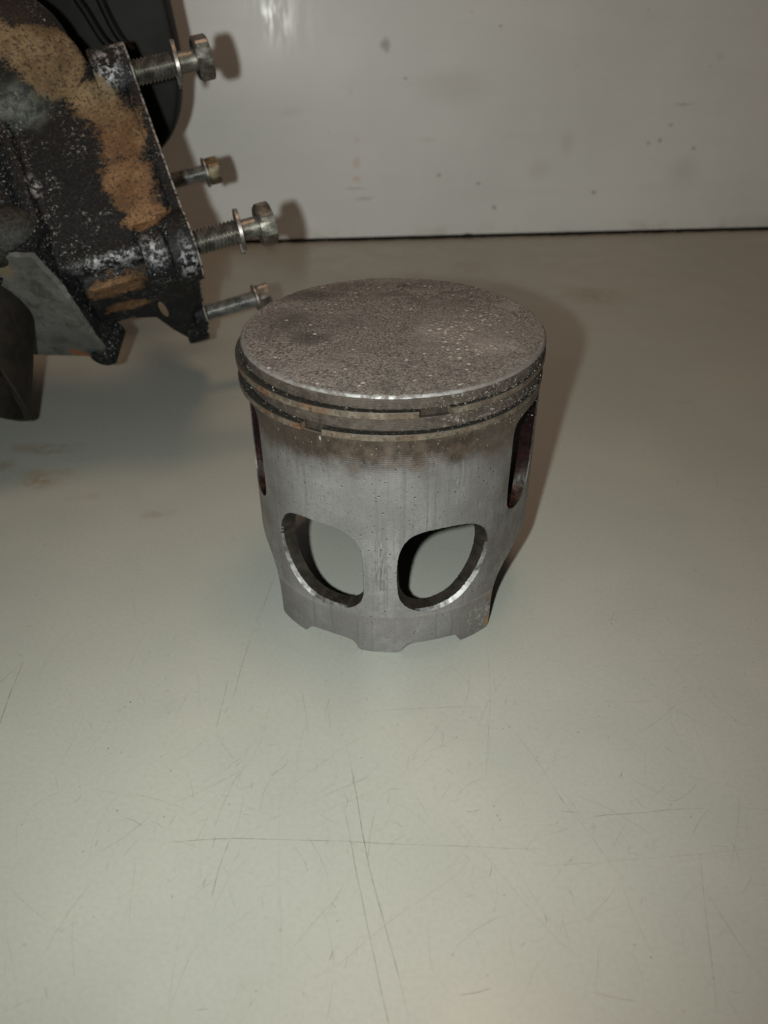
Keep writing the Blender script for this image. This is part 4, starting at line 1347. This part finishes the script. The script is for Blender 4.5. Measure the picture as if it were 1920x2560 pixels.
def hex_head(x0, x1, af, dish, rot):
    """hexagon with turned chamfers and a shallow dish in the top"""
    n = 72; vs = []; rows = 0
    R = af / 2
    cr = R * 1.105
    def hexr(a): return R / math.cos(((a + rot) % (math.pi / 3)) - math.pi / 6)
    for x, lim, kind in ((x0, R * 0.5, 1), (x0, R * 0.97, 1), (x0 + 0.35 * (x1 - x0) * .4, cr, 0), (x1 - (cr - R) * .75, cr, 0), (x1 - 0.15, R * 1.02, 0), (x1, R * 0.90, 1), (x1 - dish * .2, R * 0.62, 1), (x1 - dish, R * 0.45, 1), (x1 - dish, 0.02, 1)):
        for i in range(n):
            a = 2 * math.pi * i / n
            r = lim if kind else min(lim, hexr(a))
            xx = x
            if not kind and x > (x0 + x1) / 2 and x < x1 - 0.2: xx = x1 - 0.15 - max(0, hexr(a) - R * 1.02) * 0.6
            vs.append((xx * MM, r * math.cos(a) * MM, r * math.sin(a) * MM))
        rows += 1
    fs = lathe_faces(rows, n) + [tuple(range(n))]
    return fix_normals(pyd("bolt_head", vs, fs))


def washer_mesh(r, ri, th, split):
    n = 64; vs = []; m = n - 2 if split else n
    for i in range(m + (1 if split else 0)):
        a = 2 * math.pi * i / n
        off = 0.5 * i / n if split else 0
        for q, x in ((ri, 0), (r - .15, 0), (r, .2), (r, th - .2), (r - .15, th), (ri, th)):
            vs.append(((x + off) * MM, q * math.cos(a) * MM, q * math.sin(a) * MM))
    k = 6; fs = []
    for i in range(m):
        for j in range(k):
            a, b = i * k + j, i * k + (j + 1) % k
            i2 = (i + 1) if split else (i + 1) % m
            fs.append((a, b, i2 * k + (j + 1) % k, i2 * k + j))
    if split: fs += [tuple(range(k)), tuple(m * k + j for j in range(k))]
    return fix_normals(pyd("washer", vs, fs))


def make_bolt(a, b, L, kind, rot, label, wash=None):
    root = bpy.data.objects.new("bolt", None); root.empty_display_size = 0.005
    COL.objects.link(root); root.parent = block
    root.location = (0, a * MM, b * MM)
    tag(root, label)
    if kind == 'big':
        link("shank", bolt_shank(L, 4.35, L - 9.6, 3.5, 1.35), M_BOLT, root, True, 50)
        link("bolt_head", hex_head(L - 2.8, L + 2.7, 13.2, 0.8, rot), M_BOLT, root, True, 25)
        w = link("washer", washer_mesh(7.6, 4.5, 1.5, True), M_WASH, root, True, 35)
        w.location = ((L - 10.5) * MM, -0.2 * MM, 0.5 * MM)
        w.rotation_euler = (0, 0.04, 0.10)
    else:
        link("shank", bolt_shank(L, 3.5, L - 3.0, 3.1, 1.1), M_BOLT2, root, True, 50)
        link("bolt_head", hex_head(L - 1.9, L + 3.6, 10.2, 0.9, rot), M_BRASSY if kind == 'brass' else M_BOLT, root, True, 25)
        w = link("washer", washer_mesh(6.1, 3.1, 1.0, False), M_WASH, root, True, 35)
        w.location = ((L - 2.95) * MM, 0, 0)
    return root


make_bolt(0, 0, 25.0, 'big', 0.70, "uppermost large bolt with a split washer")
make_bolt(62.7, 0, 26.0, 'big', 0.52, "lower large bolt with a split washer, over the joint line")
make_bolt(4.7, 70.9, 24.0, 'brass', 0.4, "small bolt with a yellowed hexagon head")
make_bolt(65.7, 66.0, 25.5, 'small', 0.1, "lowest small bolt, just behind the piston crown")

# ------------------------------------------------------------------ green scrap at the right edge
def green_scrap():
    pts = [Vector(p) for p in ((-4.5, 0), (-2, 1.1), (1, 1.5), (4, 0.9), (6, 0), (4, -1.0), (1, -1.3), (-2, -0.9))]
    P = catmull(pts, 4); n = len(P); vs = []
    for z, s in ((0.0, 0.9), (0.25, 1.0), (0.6, 0.85)):
        for p in P: vs.append((p.x * s * MM, p.y * s * MM, (z + 0.25 * math.sin(p.x * .6)) * MM + 0.0003))
    fs = lathe_faces(3, n) + [tuple(range(n)), tuple(2 * n + i for i in range(n))]
    o = link("green_scrap", fix_normals(pyd("green_scrap", vs, fs)), simple("green_bit", (0.03, 0.10, 0.02), 0.6), None)
    o.location = (0.2005, 0.2009, 0); o.rotation_euler = (0, 0, 0.25)
    tag(o, "tiny green scrap lying on the worktop at the right edge", "scrap")


green_scrap()
